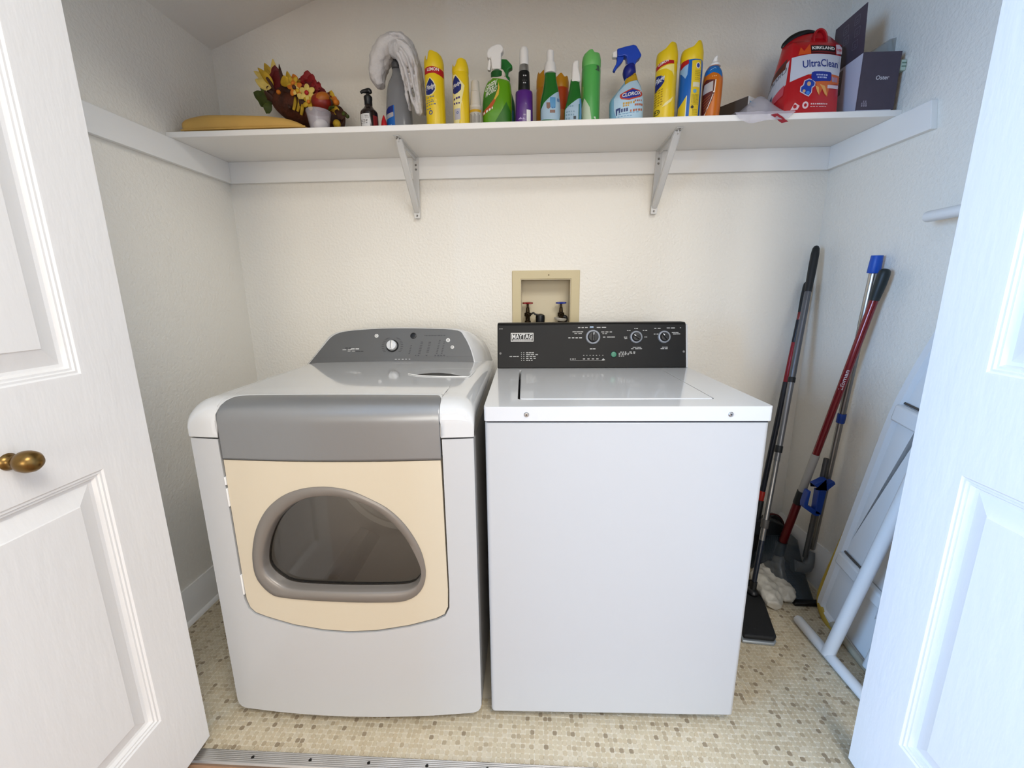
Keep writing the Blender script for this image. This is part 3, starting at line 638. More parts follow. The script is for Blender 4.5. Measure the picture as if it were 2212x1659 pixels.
# console
GR = [(.026, .9445), (.050, .975), (.077, 1.010), (.115, 1.052), (.17, 1.068), (.28, 1.0755), (.374, 1.077), (.48, 1.075), (.585, 1.068), (.612, 1.045), (.632, 1.010), (.645, .975), (.652, .9445)]
CB = [(.008, .94), (.028, .975), (.055, 1.01), (.095, 1.045), (.155, 1.060), (.28, 1.068), (.374, 1.07), (.48, 1.066), (.60, 1.055), (.645, 1.04), (.675, 1.012), (.693, .98), (.706, .94)]
SL = .42; cv = lambda z: .552+(z-.9445)*SL
_dn = Vector((0, -1, SL)).normalized()
b = BM(); rs = [[(u-.004 if u < .1 else (u+.004 if u > .6 else u), cv(z)+.001, z+(.001 if .1 < u < .6 else 0)) for u, z in GR],
      [(u-.012 if u < .12 else (u+.010 if u > .58 else u), cv(z)+.012, z+(.004 if .1 < u < .6 else .001)) for u, z in GR],
      [(u*.6+U2*.4-(.008 if u < .12 else 0)+(.012 if u > .58 else 0), cv(z)*.6+.70*.4, (z*.6+Z2*.4)+.004) for (u, z), (U2, Z2) in zip(GR, CB)],
      [(u, .715, z) for u, z in CB], [(u*.97+.011, .738, z-.012) for u, z in CB]]
sm = []
for r in rs: sm.append([tuple(p) for p in catmull(r, 4)])
rings(b, sm, True, True); cs = new('console_shell', b, ENAMEL_LIT, dy, smooth=45)
b = BM(); gs = [(p.x, p.y) for p in catmull([(u, z, 0) for u, z in GR], 4)]
plate(b, [gs], lambda a, c: Vector((a, cv(c), c))+_dn*.004, -_dn*.006); GREY = M('console_grey', '#646361', .42, .3)
cp = new('console_panel', b, GREY, dy, smooth=30, bevel=.001)
dm = lambda o=.0046: (lambda a, c: Vector((a, cv(c), c))+_dn*o)
prt('panel_step', cp, [P_rect(.043, .642, .9735, .9745)], dm(), INK('#5c5b59'))
DK = []
for k, (u, z0, n) in enumerate(((.405, .985, 6), (.441, .985, 8), (.472, .99, 7), (.508, .985, 9), (.5265, .985, 8))):
    for i in range(n): DK.append(P_rect(u+.0012*i, u+.0012*i+.006+(.003 if k in (1, 2) else 0), z0+.0058*i, z0+.0058*i+.002))
DK += P_bars(.463, .542, 1.050, .0030, 14, 31, .9)+P_bars(.430, .450, .979, .0025, 2, 32)+P_bars(.470, .480, .979, .0025, 1, 33)+P_bars(.503, .545, .979, .0025, 4, 34)+P_bars(.502, .56, .9745, .0012, 5, 36)
for i in range(22):
    a = -2.3+4.6*i/21; r0 = .030
    if abs(a) < .12: continue
    u, z = .343+r0*math.sin(a), 1.0135+r0*math.cos(a); DK.append(P_rect(u-.0045+(.006 if a > 0 else -.006), u+.0045+(.006 if a > 0 else -.006), z-.0007, z+.0007))
prt('printing', cp, DK, dm(), INK('#3c3b3a'))
prt('script_mark', cp, P_bars(.165, .190, 1.0065, .0040, 2, 50, .97)+P_bars(.205, .235, .9945, .0036, 3, 52, .97), dm(), INK('#3c3b3a'))
prt('script_mark', cp, P_bars(.155, .196, 1.0005, .0022, 2, 51, .98)+P_bars(.186, .222, 1.0035, .0040, 2, 53, .97)+P_bars(.175, .208, .9955, .002, 2, 55, .97)+P_bars(.355, .42, .966, .0018, 5, 56, .6), dm(), INK('#c9c7c2'))
dp = lambda u, z: Vector((u, cv(z), z))+_dn*.004
b = BM(); axlathe(b, dp(.343, 1.0135), _dn, [(.0232, 0), (.0228, .004), (.0205, .006), (.0195, .004)], 40, cap1=False); new('knob_bezel', b, BLACK, cp)
b = BM(); axlathe(b, dp(.343, 1.0135), _dn, [(.0195, .001), (.0188, .014), (.0172, .0165), (.006, .017)], 40); kb = new('cycle_knob', b, M('knob_silver', '#d9d7d3', .3, .4), dy)
kx, ky = Vector((1, 0, 0)), Vector((0, SL, 1)).normalized(); q = dp(.343, 1.0135)+_dn*.016
b = BM(); rings(b, [[q+kx*a+ky*c+_dn*o for a, c in ((-.0035, -.0175), (.0035, -.0175), (.0022, .0175), (-.0022, .0175))] for o in (0, .006)]); new('grip', b, M('knob_silver'), kb, bevel=.0015)
b = BM(); rings(b, [[q+kx*a+ky*c+_dn*o for a, c in ((-.0009, -.014), (.0009, -.014), (.0009, .016), (-.0009, .016))] for o in (.006, .0064)]); new('pointer', b, M('knob_grey', '#5b5957', .4, .4), kb, smooth=0)  # pointer is a darker grey line along the grip
b = BM(); axlathe(b, dp(.4205, 1.0495), _dn, [(.0118, 0), (.0115, .002), (.009, .003), (.002, .003)], 32); new('indicator_lens', b, BLACK, cp)
for u, z, r in ((.281, 1.0495, .0072), (.552, 1.0325, .0078), (.569, 1.0075, .0066)):
    b = BM(); axlathe(b, dp(u, z), _dn, [(r, 0), (r*.97, .003), (r*.8, .004), (r*.3, .0038)], 24); k = new('push_button', b, WHITEP, dy)
    prt('symbol', k, [P_ring(circ(u, z, r*.52, n=14), circ(u, z, r*.30, n=14))], dm(.0083), INK('#77756f'))
# lint screen lid at the right rear of the top
def deck(u, v, o=.001): p = Vector(place(u, v, .952)); return p+Vector((0, 0, o+.002))
def pz(px, py): p = atZ(px, py, .958); d = p-Vector((-.857, -.918, 0)); c, s = math.cos(.022), math.sin(.022); return (c*d.x+s*d.y, -s*d.x+c*d.y)
lid = [pz(*p) for p in ((882, 809), (895, 802), (925, 797), (970, 794.5), (1023, 794), (1026, 799), (1013, 812), (950, 813.5))]
b = BM(); plate(b, [lid], lambda a, c: deck(a, c, .0006), (0, 0, -.004)); ll = new('lint_lid', b, ENG, dy, bevel=.001)
slot = [pz(*p) for p in ((896, 812), (915, 808.5), (935, 806.5), (955, 806.3), (975, 808), (1000, 812.2), (950, 812.8))]
b = BM(); plate(b, [slot], lambda a, c: deck(a, c, .0012), (0, 0, -.002)); new('finger_slot', b, BLACK, ll)
b = BM(); tube(b, [deck(*pz(*p), .0016) for p in ((882, 809.5), (905, 812.8), (950, 814), (1000, 813.2), (1014, 812), (1027, 798))], .0014, 8, 4); new('lid_rim', b, WHITEP, ll)

# ================================================================== things on the shelf
class Body:
    """upright container lofted from rows (z, centre x, half width); front print is laid onto its surface"""
    def __init__(s, rows, ratio=1.0, n=2.0, ry=None, N=40):
        s.rows, s.ratio, s.n, s.ry, s.N = rows, ratio, n, ry, N
    def at(s, z):
        R = s.rows
        if z <= R[0][0]: return R[0][1:]
        for a, b in zip(R, R[1:]):
            if z <= b[0]: t = (z-a[0])/max(1e-9, b[0]-a[0]); return tuple(p+(q-p)*t for p, q in zip(a[1:], b[1:]))
        return R[-1][1:]
    def depth(s, rx): return min(rx*s.ratio, s.ry) if s.ry else rx*s.ratio
    def build(s, name, mat, parent, smooth=50, sub=0):
        b = BM(); rs = []
        for z, cx, rx in s.rows:
            ry = s.depth(rx); r = []
            for i in range(s.N):
                a = 2*PI*i/s.N; c, q = math.cos(a), math.sin(a)
                r.append((cx+rx*math.copysign(abs(c)**(2/s.n), c), ry*math.copysign(abs(q)**(2/s.n), q), z))
            rs.append(r)
        rings(b, rs); return new(name, b, mat, parent, smooth=smooth)
    def S(s, off=.0005):
        def f(x, z):
            cx, rx = s.at(z); ry = s.depth(rx); t = max(-.985, min(.985, (x-cx)/rx))
            return (cx+t*(rx+off), -(ry+off)*(1-abs(t)**s.n)**(1/s.n), z)
        return f
def smoothrows(rows, k=5):
    return [tuple(p) for p in catmull(rows, k)]
class Item:
    def __init__(s, name, label, cat, px, Y, py=190, group=None, rz=0, R=.03):
        p = atY(px, py, Y); s.base = Vector((p.x, Y, ZT)); s.Y = Y; s.R = R
        s.o = empty(name, s.base, rz); tag(s.o, label, cat, group)
    def L(s, px, py, d=None):
        p = atY(px, py, s.Y-(s.R*.8 if d is None else d)); return (p.x-s.base.x, p.z-s.base.z)
    def Ls(s, pts, d=None): return [s.L(a, b, d) for a, b in pts]
def fit(name):  pass
def T_(it, txt, x0, x1, y0, y1, slant=0, bold=0, skew=0.0):
    (a, b), (c, d) = it.L(x0, y1), it.L(x1, y0); V, F = P_text(txt, a, c, b, d, slant, bold)
    return ([(x, z+skew*(x-a)) for x, z in V], F)
def B_(it, x0, x1, y, h, n, seed, fill=.8, skew=0.0):
    (a, b), (c, d) = it.L(x0, y), it.L(x1, y); hh = it.L(x0, y-h/2)[1]-it.L(x0, y+h/2)[1]; out = []
    for V, F in P_bars(a, c, b, hh, n, seed, fill): out.append(([(x, z+skew*(x-a)) for x, z in V], F))
    return out
def capmesh(R, z0, zl, zh, table):
    """over-cap whose rim height follows (angle, 0..1) pairs"""
    tb = sorted(table); N = 56; b = BM()
    def zt(a):
        a %= 360
        for (p, q), (r, s) in zip(tb, tb[1:]):
            if p <= a <= r: t = (a-p)/(r-p); t = t*t*(3-2*t); return zl+(zh-zl)*(q+(s-q)*t)
        return zl
    rr = []
    for f, kind in ((.97, 0), (1.0, 1), (1.0, 2), (.985, 3), (.93, 4), (.90, 5), (.90, 6)):
        ring = []
        for i in range(N):
            a = 360*i/N; Z = zt(a); hgt = Z-z0
            k = 1-.12*max(0, (Z-zl)/(zh-zl+1e-6)) if kind in (3, 4, 5) else 1
            z = {0: z0, 1: z0+.003, 2: z0+hgt*.55, 3: Z-.003, 4: Z, 5: Z-.003, 6: z0+.012}[kind]; r = R*f*k
            ring.append((r*math.cos(math.radians(a)), r*math.sin(math.radians(a)), z))
        rr.append(ring)
    rings(b, rr, True, True); return b
def can(it, R, hb, zcap, capmat, bodymat, table, ztop, zlow):
    """aerosol can: rim, straight wall, rolled shoulder, over-cap"""
    bd = Body([(0, 0, R*.93), (.003, 0, R), (.006, 0, R*.985), (.009, 0, R), (hb-.012, 0, R), (hb-.006, 0, R*.985), (hb, 0, R*.95)], 1, 2)
    o = bd.build('can_body', bodymat, it.o)
    c = new('cap', capmesh(R*.99, hb-.001, zlow, ztop, table), capmat, it.o, smooth=50)
    return bd, o, c
YEL = M('can_yellow', '#e8c613', .28, coat=.3); YELC = M('cap_yellow', '#e6c516', .38)
NAVY = INK('#17256e'); REDI = INK('#b3161d'); WHI = INK('#eceae4'); PALE = INK('#efe3a0')

# --- tan cushion lying at the left end
fo = empty('seat_cushion', (-1.03, -.20, ZT)); tag(fo, 'tan padded cushion lying at the left end of the shelf', 'cushion')
b = BM(); rs = []
X0, X1 = -.225, .232
for i in range(25):
    t = i/24; x = X0+(X1-X0)*t
    tb_ = [(0, .040), (.03, .050), (.12, .060), (.22, .066), (.45, .062), (.70, .055), (.84, .045), (.93, .031), (1, .012)]
    for (p_, q_), (r_, s_) in zip(tb_, tb_[1:]):
        if p_ <= t <= r_: h = q_+(s_-q_)*(t-p_)/(r_-p_)
    yb, yf = .15-.03*t, -.088
    rs.append([(x, yf, .006), (x, yf-.006, h*.35), (x, yf-.004, h*.75), (x, yf+.010, h), (x, (yf+yb)/2, h+.006), (x, yb-.012, h), (x, yb+.004, h*.7), (x, yb, .006), (x, yb-.02, .0005), (x, yf+.02, .0005)])
rings(b, rs); CU = M('tan_vinyl', '#c99f52', .5, bump=(18, .35, .004), var=.06, vscale=9); new('pad', b, CU, fo, sub=1, smooth=180)
b = BM(); tube(b, [(X0+.002, -.086, .010), (X0+.10, -.0925, .009), (0, -.0925, .009), (X1-.06, -.0925, .009), (X1, -.088, .010)], .0028, 8, 4); new('piping', b, CU, fo)

# --- fall arrangement
CY = -.135
def W(x, y, Y=CY): return atY(540+x/9.217, 120+y/9.217, Y)
ar = empty('cornucopia', (W(1000, 1300).x, CY, ZT)); tag(ar, 'autumn cornucopia of brown wicker with silk leaves, flowers and fruit', 'decoration')
ab = ar.location.copy()
WICK = M('wicker', '#4a210d', .75, bump=(60, 1.0, .006), var=.45, vscale=25)
b = BM(); path = [(480, 760), (600, 900), (800, 1000), (1050, 1080), (1350, 1160), (1650, 1240), (1800, 1280)]
tube(b, [W(*p)-ab for p in path], [.012, .040, .058, .064, .060, .054, .048], 16, 5, sy=.9)
def nub(o):
    d = o.modifiers.new('weave', 'DISPLACE'); tx = bpy.data.textures.new('weave', 'CLOUDS'); tx.noise_scale = .012; d.texture = tx; d.strength = .012
new('wicker_horn', b, WICK, ar, sub=2, extra=None)
b = BM(); c = W(1790, 1330)-ab+Vector((0, -.03, 0)); axlathe(b, c, (.35, -1, .05), [(.020, .008), (.019, .014), (.023, .018), (.027, .014), (.026, 0), (.022, -.02)], 26); new('horn_mouth', b, WICK, ar)
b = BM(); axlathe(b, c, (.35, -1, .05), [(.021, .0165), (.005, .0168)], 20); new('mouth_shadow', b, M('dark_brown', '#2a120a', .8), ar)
def leafmesh(Lg, Wd, lobes, curl, seed):
    rn = random.Random(seed); b = BM(); n = 14; L_, R_, Cc = [], [], []
    for i in range(n+1):
        t = i/n; w = Wd*math.sin(PI*min(1, t**.75))**.8*(1+.28*lobes*math.sin(t*PI*5.0))+.0006; z = curl*t*t*Lg
        Cc.append(b.verts.new((0, t*Lg, z))); L_.append(b.verts.new((-w, t*Lg-.05*w, z+.20*w))); R_.append(b.verts.new((w, t*Lg-.05*w, z+.20*w)))
    for i in range(n):
        b.faces.new((L_[i], Cc[i], Cc[i+1], L_[i+1])); b.faces.new((Cc[i], R_[i], R_[i+1], Cc[i+1]))
    return b
LC = {'y': M('leaf_yellow', '#b8941f', .65, var=.3, vscale=40), 'o': M('leaf_orange', '#bd6a12', .65, var=.25, vscale=40), 'm': M('leaf_maroon', '#5e0a0d', .65, var=.3, vscale=40), 'r': M('leaf_red', '#7c0d10', .65, var=.25, vscale=40), 'g': M('leaf_green', '#3f4a10', .65, var=.3, vscale=40), 'b': M('leaf_brown', '#3b1c0c', .7, var=.3, vscale=40), 'p': M('leaf_pale', '#d3b961', .65, var=.2, vscale=40)}
def put_leaf(x0, y0, x1, y1, wd, col, lobes=0.0, Y=CY, seed=0, tw=0.0):
    a, c = W(x0, y0, Y)-ab, W(x1, y1, Y+.012*math.sin(seed*1.7))-ab; d = c-a; Lg = d.length; d.normalize()
    n = Vector((.25*math.sin(seed*2.1), -1, .25*math.cos(seed*1.3))); n = (n-d*n.dot(d)).normalized(); x = d.cross(n)
    o = new('leaf', leafmesh(Lg, wd, lobes, .18, seed), LC[col], ar, smooth=60, solid=.0009)
    o.matrix_local = Matrix(((x.x, d.x, n.x, a.x), (x.y, d.y, n.y, a.y), (x.z, d.z, n.z, a.z), (0, 0, 0, 1)))
sd = 1
for q in [(480, 560, 130, 370, .016, 'p'), (470, 590, 205, 260, .014, 'y'), (480, 540, 320, 165, .018, 'y'), (500, 520, 480, 105, .012, 'p'), (430, 640, 145, 520, .020, 'p'), (460, 620, 330, 250, .017, 'y'),
          (560, 700, 520, 220, .026, 'm', .6), (600, 720, 560, 330, .030, 'm', .5), (640, 700, 625, 215, .008, 'b'), (560, 740, 330, 650, .018, 'b'), (440, 900, 240, 665, .008, 'g'),
          (450, 960, 130, 760, .028, 'g', .4), (440, 1080, 280, 1010, .020, 'g', .3), (470, 920, 300, 700, .010, 'b'), (560, 900, 380, 690, .026, 'b', .5), (640, 860, 540, 560, .030, 'b', .4),
          (760, 620, 690, 400, .022, 'y'), (800, 560, 755, 315, .010, 'y'), (820, 620, 790, 420, .018, 'y'), (920, 560, 880, 385, .014, 'o'), (760, 760, 700, 480, .022, 'b'),
          (1160, 620, 1160, 310, .022, 'r', .5), (1200, 660, 1270, 400, .024, 'r', .5), (1100, 600, 990, 470, .022, 'r', .4), (1120, 560, 1060, 420, .016, 'r'), (1260, 720, 1440, 650, .028, 'r', .6), (1300, 780, 1550, 790, .034, 'r', .7), (1220, 760, 1330, 570, .030, 'm', .6), (1350, 830, 1520, 720, .022, 'm', .5),
          (1590, 950, 1640, 720, .018, 'y'), (1650, 960, 1710, 830, .014, 'o'), (1620, 1010, 1560, 800, .012, 'b'), (1680, 1180, 1690, 970, .022, 'y'), (1750, 1190, 1800, 1080, .014, 'b'), (1720, 1180, 1960, 1190, .016, 'b', .5), (1000, 760, 930, 560, .020, 'm', .4), (1040, 700, 1080, 520, .018, 'r', .4), (1300, 700, 1400, 560, .022, 'r', .5), (1480, 800, 1560, 880, .020, 'm', .4), (1250, 900, 1130, 880, .018, 'm', .4), (700, 820, 560, 700, .026, 'b', .4), (880, 800, 760, 640, .022, 'b', .4), (1560, 900, 1500, 760, .016, 'r', .4), (1100, 980, 980, 860, .016, 'b', .3), (620, 640, 650, 380, .014, 'o'), (1000, 620, 940, 480, .012, 'y'), (1640, 1060, 1580, 1000, .014, 'g'), (560, 800, 400, 760, .016, 'm', .4), (1800, 1200, 1890, 1130, .010, 'g')]:
    lob = q[6] if len(q) > 6 else 0; put_leaf(*q[:6], lob, CY-.045-.012*(sd % 3) if q[0] > 700 else CY-.015*(sd % 3), sd); sd += 1
def put_flower(x, y, r, col, ccol, n=5, Y=CY-.085, seed=0):
    c = W(x, y, Y)-ab; f = empty('flower', c); f.parent = ar
    for k in range(n):
        a = 2*PI*k/n+seed; b = BM(); ball(b, (r*.62*math.cos(a), 0, r*.62*math.sin(a)), (r*.5, r*.16, r*.36), 10, 6, Matrix.Rotation(-a, 3, 'Y')); new('petal', b, LC[col], f, smooth=60)
    b = BM(); ball(b, (0, -r*.18, 0), (r*.28, r*.2, r*.28), 10, 6); new('flower_centre', b, M('berry_red', '#a80f12', .5) if ccol == 'r' else LC[ccol], f)
put_flower(890, 640, .026, 'o', 'b', 5, seed=.4); put_flower(860, 560, .023, 'y', 'o', 5, seed=.9); put_flower(960, 710, .024, 'p', 'y', 4, seed=.2); put_flower(1140, 750, .028, 'p', 'r', 6, seed=.5); put_flower(1180, 930, .024, 'y', 'o', 5, seed=1.1)
b = BM(); ball(b, W(1420, 930, CY-.075)-ab, (.036, .030, .030), 20, 14); new('apple', b, M('fruit_red', '#7d1a08', .4, var=.5, vscale=22), ar, smooth=60)
b = BM(); ball(b, W(1440, 880, CY-.080)-ab, (.030, .026, .022), 20, 14, Matrix.Rotation(-.5, 3, 'Y')); new('gourd', b, M('fruit_orange', '#a85c10', .45, var=.25, vscale=20), ar, smooth=60)
for k, (x, y, r) in enumerate(((1720, 930, .011), (570, 730, .008), (1590, 880, .008), (1870, 1160, .008), (1940, 1210, .007), (1730, 1360, .014))):
    b = BM(); ball(b, W(x, y, CY-.07)-ab, r, 12, 8); new('berry', b, LC['o' if k in (0, 1) else ('y' if k in (2, 5) else 'g')], ar, smooth=60)
for k, (x0, y0, x1, y1) in enumerate(((900, 830, 870, 1080), (980, 850, 950, 1110), (1040, 900, 1020, 1180), (770, 1000, 790, 1060), (480, 700, 340, 450), (640, 600, 600, 300))):
    b = BM(); tube(b, [W(x0, y0, CY-.06)-ab, W((x0+x1)/2+15, (y0+y1)/2, CY-.072)-ab, W(x1, y1, CY-.068)-ab], [.004, .006, .005], 8, 4); new('twig', b, LC['y' if k < 3 else 'b'], ar)

# --- plastic cup with a white ball in it
cu = Item('plastic_cup', 'small cloudy plastic cup holding a white ball in front of the cornucopia', 'cup', 689, -.262, 256)
s = cu.L; zt = s(688, 233, .03)[1]; R1 = .041; R0 = .030
b = BM(); lathe(b, [(R0*.98, .0005), (R0, .002), (R0+(R1-R0)*.5, zt*.5), (R1-.001, zt-.008), (R1+.001, zt-.004), (R1, zt), (R1-.002, zt-.001), (R1-.004, zt-.008), (R0-.002, .004)], 40); new('cup_wall', b, sheer('cloudy_plastic', '#d3ccd0', .30, .2), cu.o, smooth=50)
wb = empty('foam_ball', cu.base+Vector((.006, -.004, .0045))); tag(wb, 'white oval foam ball inside the small plastic cup', 'ball')
b = BM(); ball(b, (0, 0, .017), (.0245, .020, .0168), 24, 16, Matrix.Rotation(-.2, 3, 'Y')); new('foam', b, M('foam_white', '#f0eee9', .7, bump=(120, .3, .001)), wb, smooth=60)

# --- soap pump
so = Item('soap_dispenser', 'brown soap bottle with black pump and white label', 'soap bottle', 797, -.245, 240)
R = .030; zs = so.L(797, 245)[1]; zsh = so.L(797, 233)[1]; zn = so.L(797, 221)[1]; zto = so.L(790, 193, .006)[1]
bd = Body(smoothrows([(0, 0, .028), (.004, 0, .030), (zs, 0, .030), (zs+.012, 0, .0285), (zsh+.004, 0, .020), (zn-.004, 0, .0135), (zn+.006, 0, .0125)]), 1, 2)
bb = bd.build('bottle', M('amber_plastic', '#1d0f09', .18, coat=.3), so.o)
prt('label', bb, [P_rect(*[f for f in (so.L(779, 250)[0], so.L(799, 250)[0])], .008, so.L(790, 246)[1])], bd.S(), INK('#d8d5d2'), .004)
prt('label', bb, [P_rect(so.L(805, 250)[0], so.L(816, 250)[0], .008, so.L(805, 248)[1])], bd.S(), INK('#7d1f1f'), .004)
prt('lettering', bb, [P_text('TTS', so.L(789, 250)[0], so.L(797, 250)[0], so.L(790, 257)[1], so.L(790, 250)[1])]+sum([B_(so, 781, 797, y, 1.4, 3, y) for y in (260, 263, 267)], []), bd.S(.0008), INK('#4a4440'), .004)
b = BM(); lathe(b, [(.0135, zn), (.0135, zn+.014), (.0145, zn+.018), (.0145, zn+.026), (.011, zn+.030), (.006, zn+.032), (.006, zto-.012)], 24)
for i in range(0): pass
pu = new('pump', b, BLACK, so.o)
b = BM(); tube(b, [(.010, 0, zto-.010), (.006, 0, zto-.003), (-.004, 0, zto-.003), (-.016, -.003, zto-.005), (-.024, -.004, zto-.010)], [.006, .009, .008, .0055, .004], 12, 4); new('nozzle', b, BLACK, pu)

# --- little red cone
rc = Item('red_nozzle_tip', 'small red pointed cap between the soap bottle and the clear sprayer', 'cap', 829.5, -.25, 262)
b = BM(); hgt = rc.L(829, 249, 0)[1]; lathe(b, [(.0105, 0), (.0105, hgt*.35), (.0085, hgt*.62), (.004, hgt*.88), (.0012, hgt)], 20); new('tip', b, M('red_plastic', '#b3141c', .35), rc.o)

# --- clear sprayer under the towel
sp = Item('clear_spray_bottle', 'clear grey spray bottle with blue label, towel draped over it', 'spray bottle', 862.5, -.205, 240)
rows = [(0, 855, 34), (.004, 855, 35)]
k = .00178
bd = Body(smoothrows([(0, 0, .043), (.004, 0, .046), (.06, 0, .046), (.10, 0, .044), (.135, 0, .040), (.165, 0, .033), (.19, 0, .020), (.205, 0, .016), (.225, 0, .016)]), .72, 2.4)
CLR = sheer('clear_grey_plastic', '#84868a', .62, .12)
bb = bd.build('bottle', CLR, sp.o)
lab = [(-.044, .004), (-.008, .004), (-.008, .088), (-.026, .084), (-.042, .074)]
prt('label', bb, [P_poly(lab)], bd.S(), INK('#1c63b4'), .004)
prt('label', bb, [P_poly([(-.045, .06), (-.012, .066), (-.012, .088), (-.028, .084), (-.044, .074)])], bd.S(.0008), INK('#1a2a72'), .004)
prt('label', bb, [P_poly([(-.046, .044), (-.012, .052), (-.012, .066), (-.045, .06)])], bd.S(.0008), INK('#b4aaa6'), .004)
prt('lettering', bb, P_bars(-.042, -.016, .054, .007, 4, 3, .6)+P_bars(-.04, -.016, .024, .006, 4, 5, .5), bd.S(.0011), INK('#8fb4dc'), .004)
b = BM(); lathe(b, [(.0165, .212), (.0175, .215), (.0175, .232), (.012, .236), (.011, .25)], 20); box(b, -.045, .018, -.010, .010, .246, .268); new('trigger_head', b, M('grey_plastic', '#4a4a4c', .4), sp.o, bevel=.003)

# --- towel
tw = empty('grey_towel', (sp.base.x, sp.base.y, ZT)); tag(tw, 'light grey terry towel draped over the clear spray bottle', 'towel')
tb = tw.location.copy(); TY = -.205
b = BM()
def TW(px, py, Y=TY): return atY(px, py, Y)-tb
tube(b, [TW(824, 187), TW(816, 168), TW(820, 136), TW(834, 111), TW(852, 100), TW(872, 102), TW(886, 120)], [.014, .026, .033, .036, .036, .034, .024], 18, 4, sy=1.5, up=(0, 1, 0))
tube(b, [TW(848, 106, -.24), TW(866, 108, -.26), TW(878, 128, -.265), TW(880, 140, -.262)], [.020, .026, .022, .010], 14, 4, sy=1.2)
UPY = (0, 1, 0)
for pts, r, Yk, dep in (([(850, 90), (878, 96), (898, 125), (909, 170), (914, 215), (916, 246)], [.010, .010, .008, .007, .006, .004], -.215, 5.5),
                        ([(862, 98), (886, 112), (900, 145), (905, 185), (910, 225), (913, 248)], [.009, .009, .007, .006, .005, .004], -.250, 4.5),
                        ([(868, 112), (882, 128), (890, 158), (897, 195), (905, 232), (908, 250)], [.009, .008, .006, .005, .005, .004], -.262, 4.0),
                        ([(862, 120), (872, 140), (882, 172), (888, 205), (899, 236), (904, 249)], [.009, .007, .0055, .005, .0045, .004], -.270, 3.2),
                        ([(862, 124), (868, 150), (876, 182), (881, 212), (886, 238)], [.008, .006, .005, .0045, .004], -.258, 3.6)):
    tube(b, [TW(x, y, Yk) for x, y in pts], r, 14, 4, sy=dep, up=UPY)
tube(b, [TW(846, 99, -.19), TW(868, 97, -.185), TW(890, 118, -.18), TW(903, 160, -.178)], [.026, .028, .020, .010], 16, 4, sy=2.0, up=UPY)
def cloth(o):
    m = o.modifiers.new('remesh', 'REMESH'); m.mode = 'VOXEL'; m.voxel_size = .003; m.use_smooth_shade = True
    m = o.modifiers.new('smooth', 'SMOOTH'); m.iterations = 3; m.factor = .5
    t = bpy.data.textures.get('folds') or bpy.data.textures.new('folds', 'CLOUDS'); t.noise_scale = .022
    m = o.modifiers.new('wrinkle', 'DISPLACE'); m.texture = t; m.strength = .009; m.mid_level = .5
new('cloth', b, M('terry', '#d2cdc9', .95, bump=(420, .8, .002)), tw, extra=cloth)

# --- yellow aerosol with red band
p1 = Item('polish_can', 'yellow furniture polish can with red band right of the grey towel', 'aerosol can', 939.5, -.25, 190, 'yellow polish cans')
R = .0338; c5 = lambda pts: [(780+x/5.53, 60+y/5.53) for x, y in pts]
hb = p1.L(939, 145)[1]; zt = p1.L(932, 109)[1]
bd, bo, cp_ = can(p1, R, hb, 0, YELC, YEL, [(0, .62), (60, .6), (140, .66), (180, .74), (205, .78), (218, .30), (236, .22), (247, 1.0), (262, 1.0), (300, .86), (335, .72), (360, .62)], zt, zt-.035)
prt('red_band', bo, [P_poly(p1.Ls(c5([(758, 478), (850, 470), (985, 500), (985, 585), (880, 555), (760, 560)])))], bd.S(), REDI, .004)
prt('lettering', bo, [T_(p1, 'LEMON', 924, 948, 148, 156, bold=.02)], bd.S(.0009), WHI, .004)
drop = [(828, 615), (862, 655), (890, 705), (888, 755), (858, 800), (820, 815), (780, 800), (770, 720), (800, 660)]
prt('emblem_edge', bo, [P_poly(p1.Ls(c5([(828, 600), (872, 648), (900, 705), (898, 760), (864, 812), (820, 828), (772, 812), (762, 720), (795, 650)])))], bd.S(.0005), PALE, .004)
prt('emblem', bo, [P_poly(p1.Ls(c5(drop)))], bd.S(.0009), NAVY, .004)
prt('lettering', bo, [T_(p1, 'Pledge', 922.5, 940, 187, 201, slant=.1, bold=.01, skew=.25)], bd.S(.0013), WHI, .004)
prt('lettering', bo, B_(p1, 924, 941, 213, 2.6, 3, 1, skew=.12)+B_(p1, 923, 938, 219, 1.4, 3, 2)+B_(p1, 922, 941, 224, 2, 4, 3, skew=.12)+B_(p1, 922, 944, 230, 2.2, 4, 4, skew=.12)+B_(p1, 923, 934, 237, 2, 2, 5), bd.S(.0006), INK('#5b6a8a'), .004)
prt('emblem', bo, [P_ring(circ(*p1.L(932, 245), .007, n=18), circ(*p1.L(932, 245), .004, n=18))], bd.S(.0006), INK('#3d4a8a'), .004)
# --- second yellow can
p2 = Item('polish_can', 'shorter yellow furniture polish can with plain cap beside a small white bottle', 'aerosol can', 995.5, -.25, 190, 'yellow polish cans')
R = .0285; hb = p2.L(995, 153)[1]; zt = p2.L(998, 124)[1]
bd, bo, cp_ = can(p2, R, hb, 0, YELC, YEL, [(0, .72), (90, .6), (180, .55), (200, .62), (215, .25), (232, .15), (262, .92), (290, 1.0), (330, .95), (360, .72)], zt, zt-.028)
prt('pale_panel', bo, [P_poly(p2.Ls(c5([(1095, 560), (1130, 560), (1235, 690), (1200, 900), (1175, 1160), (1100, 1160)])))], bd.S(), PALE, .004)
prt('emblem', bo, [P_poly(p2.Ls(c5([(1130, 575), (1170, 625), (1200, 690), (1195, 745), (1160, 780), (1120, 795), (1096, 770), (1092, 650), (1105, 605)])))], bd.S(.0008), NAVY, .004)
prt('lettering', bo, [T_(p2, 'Pledge', 979.5, 995, 183, 194, slant=.1, bold=.01, skew=.45)], bd.S(.0012), WHI, .004)
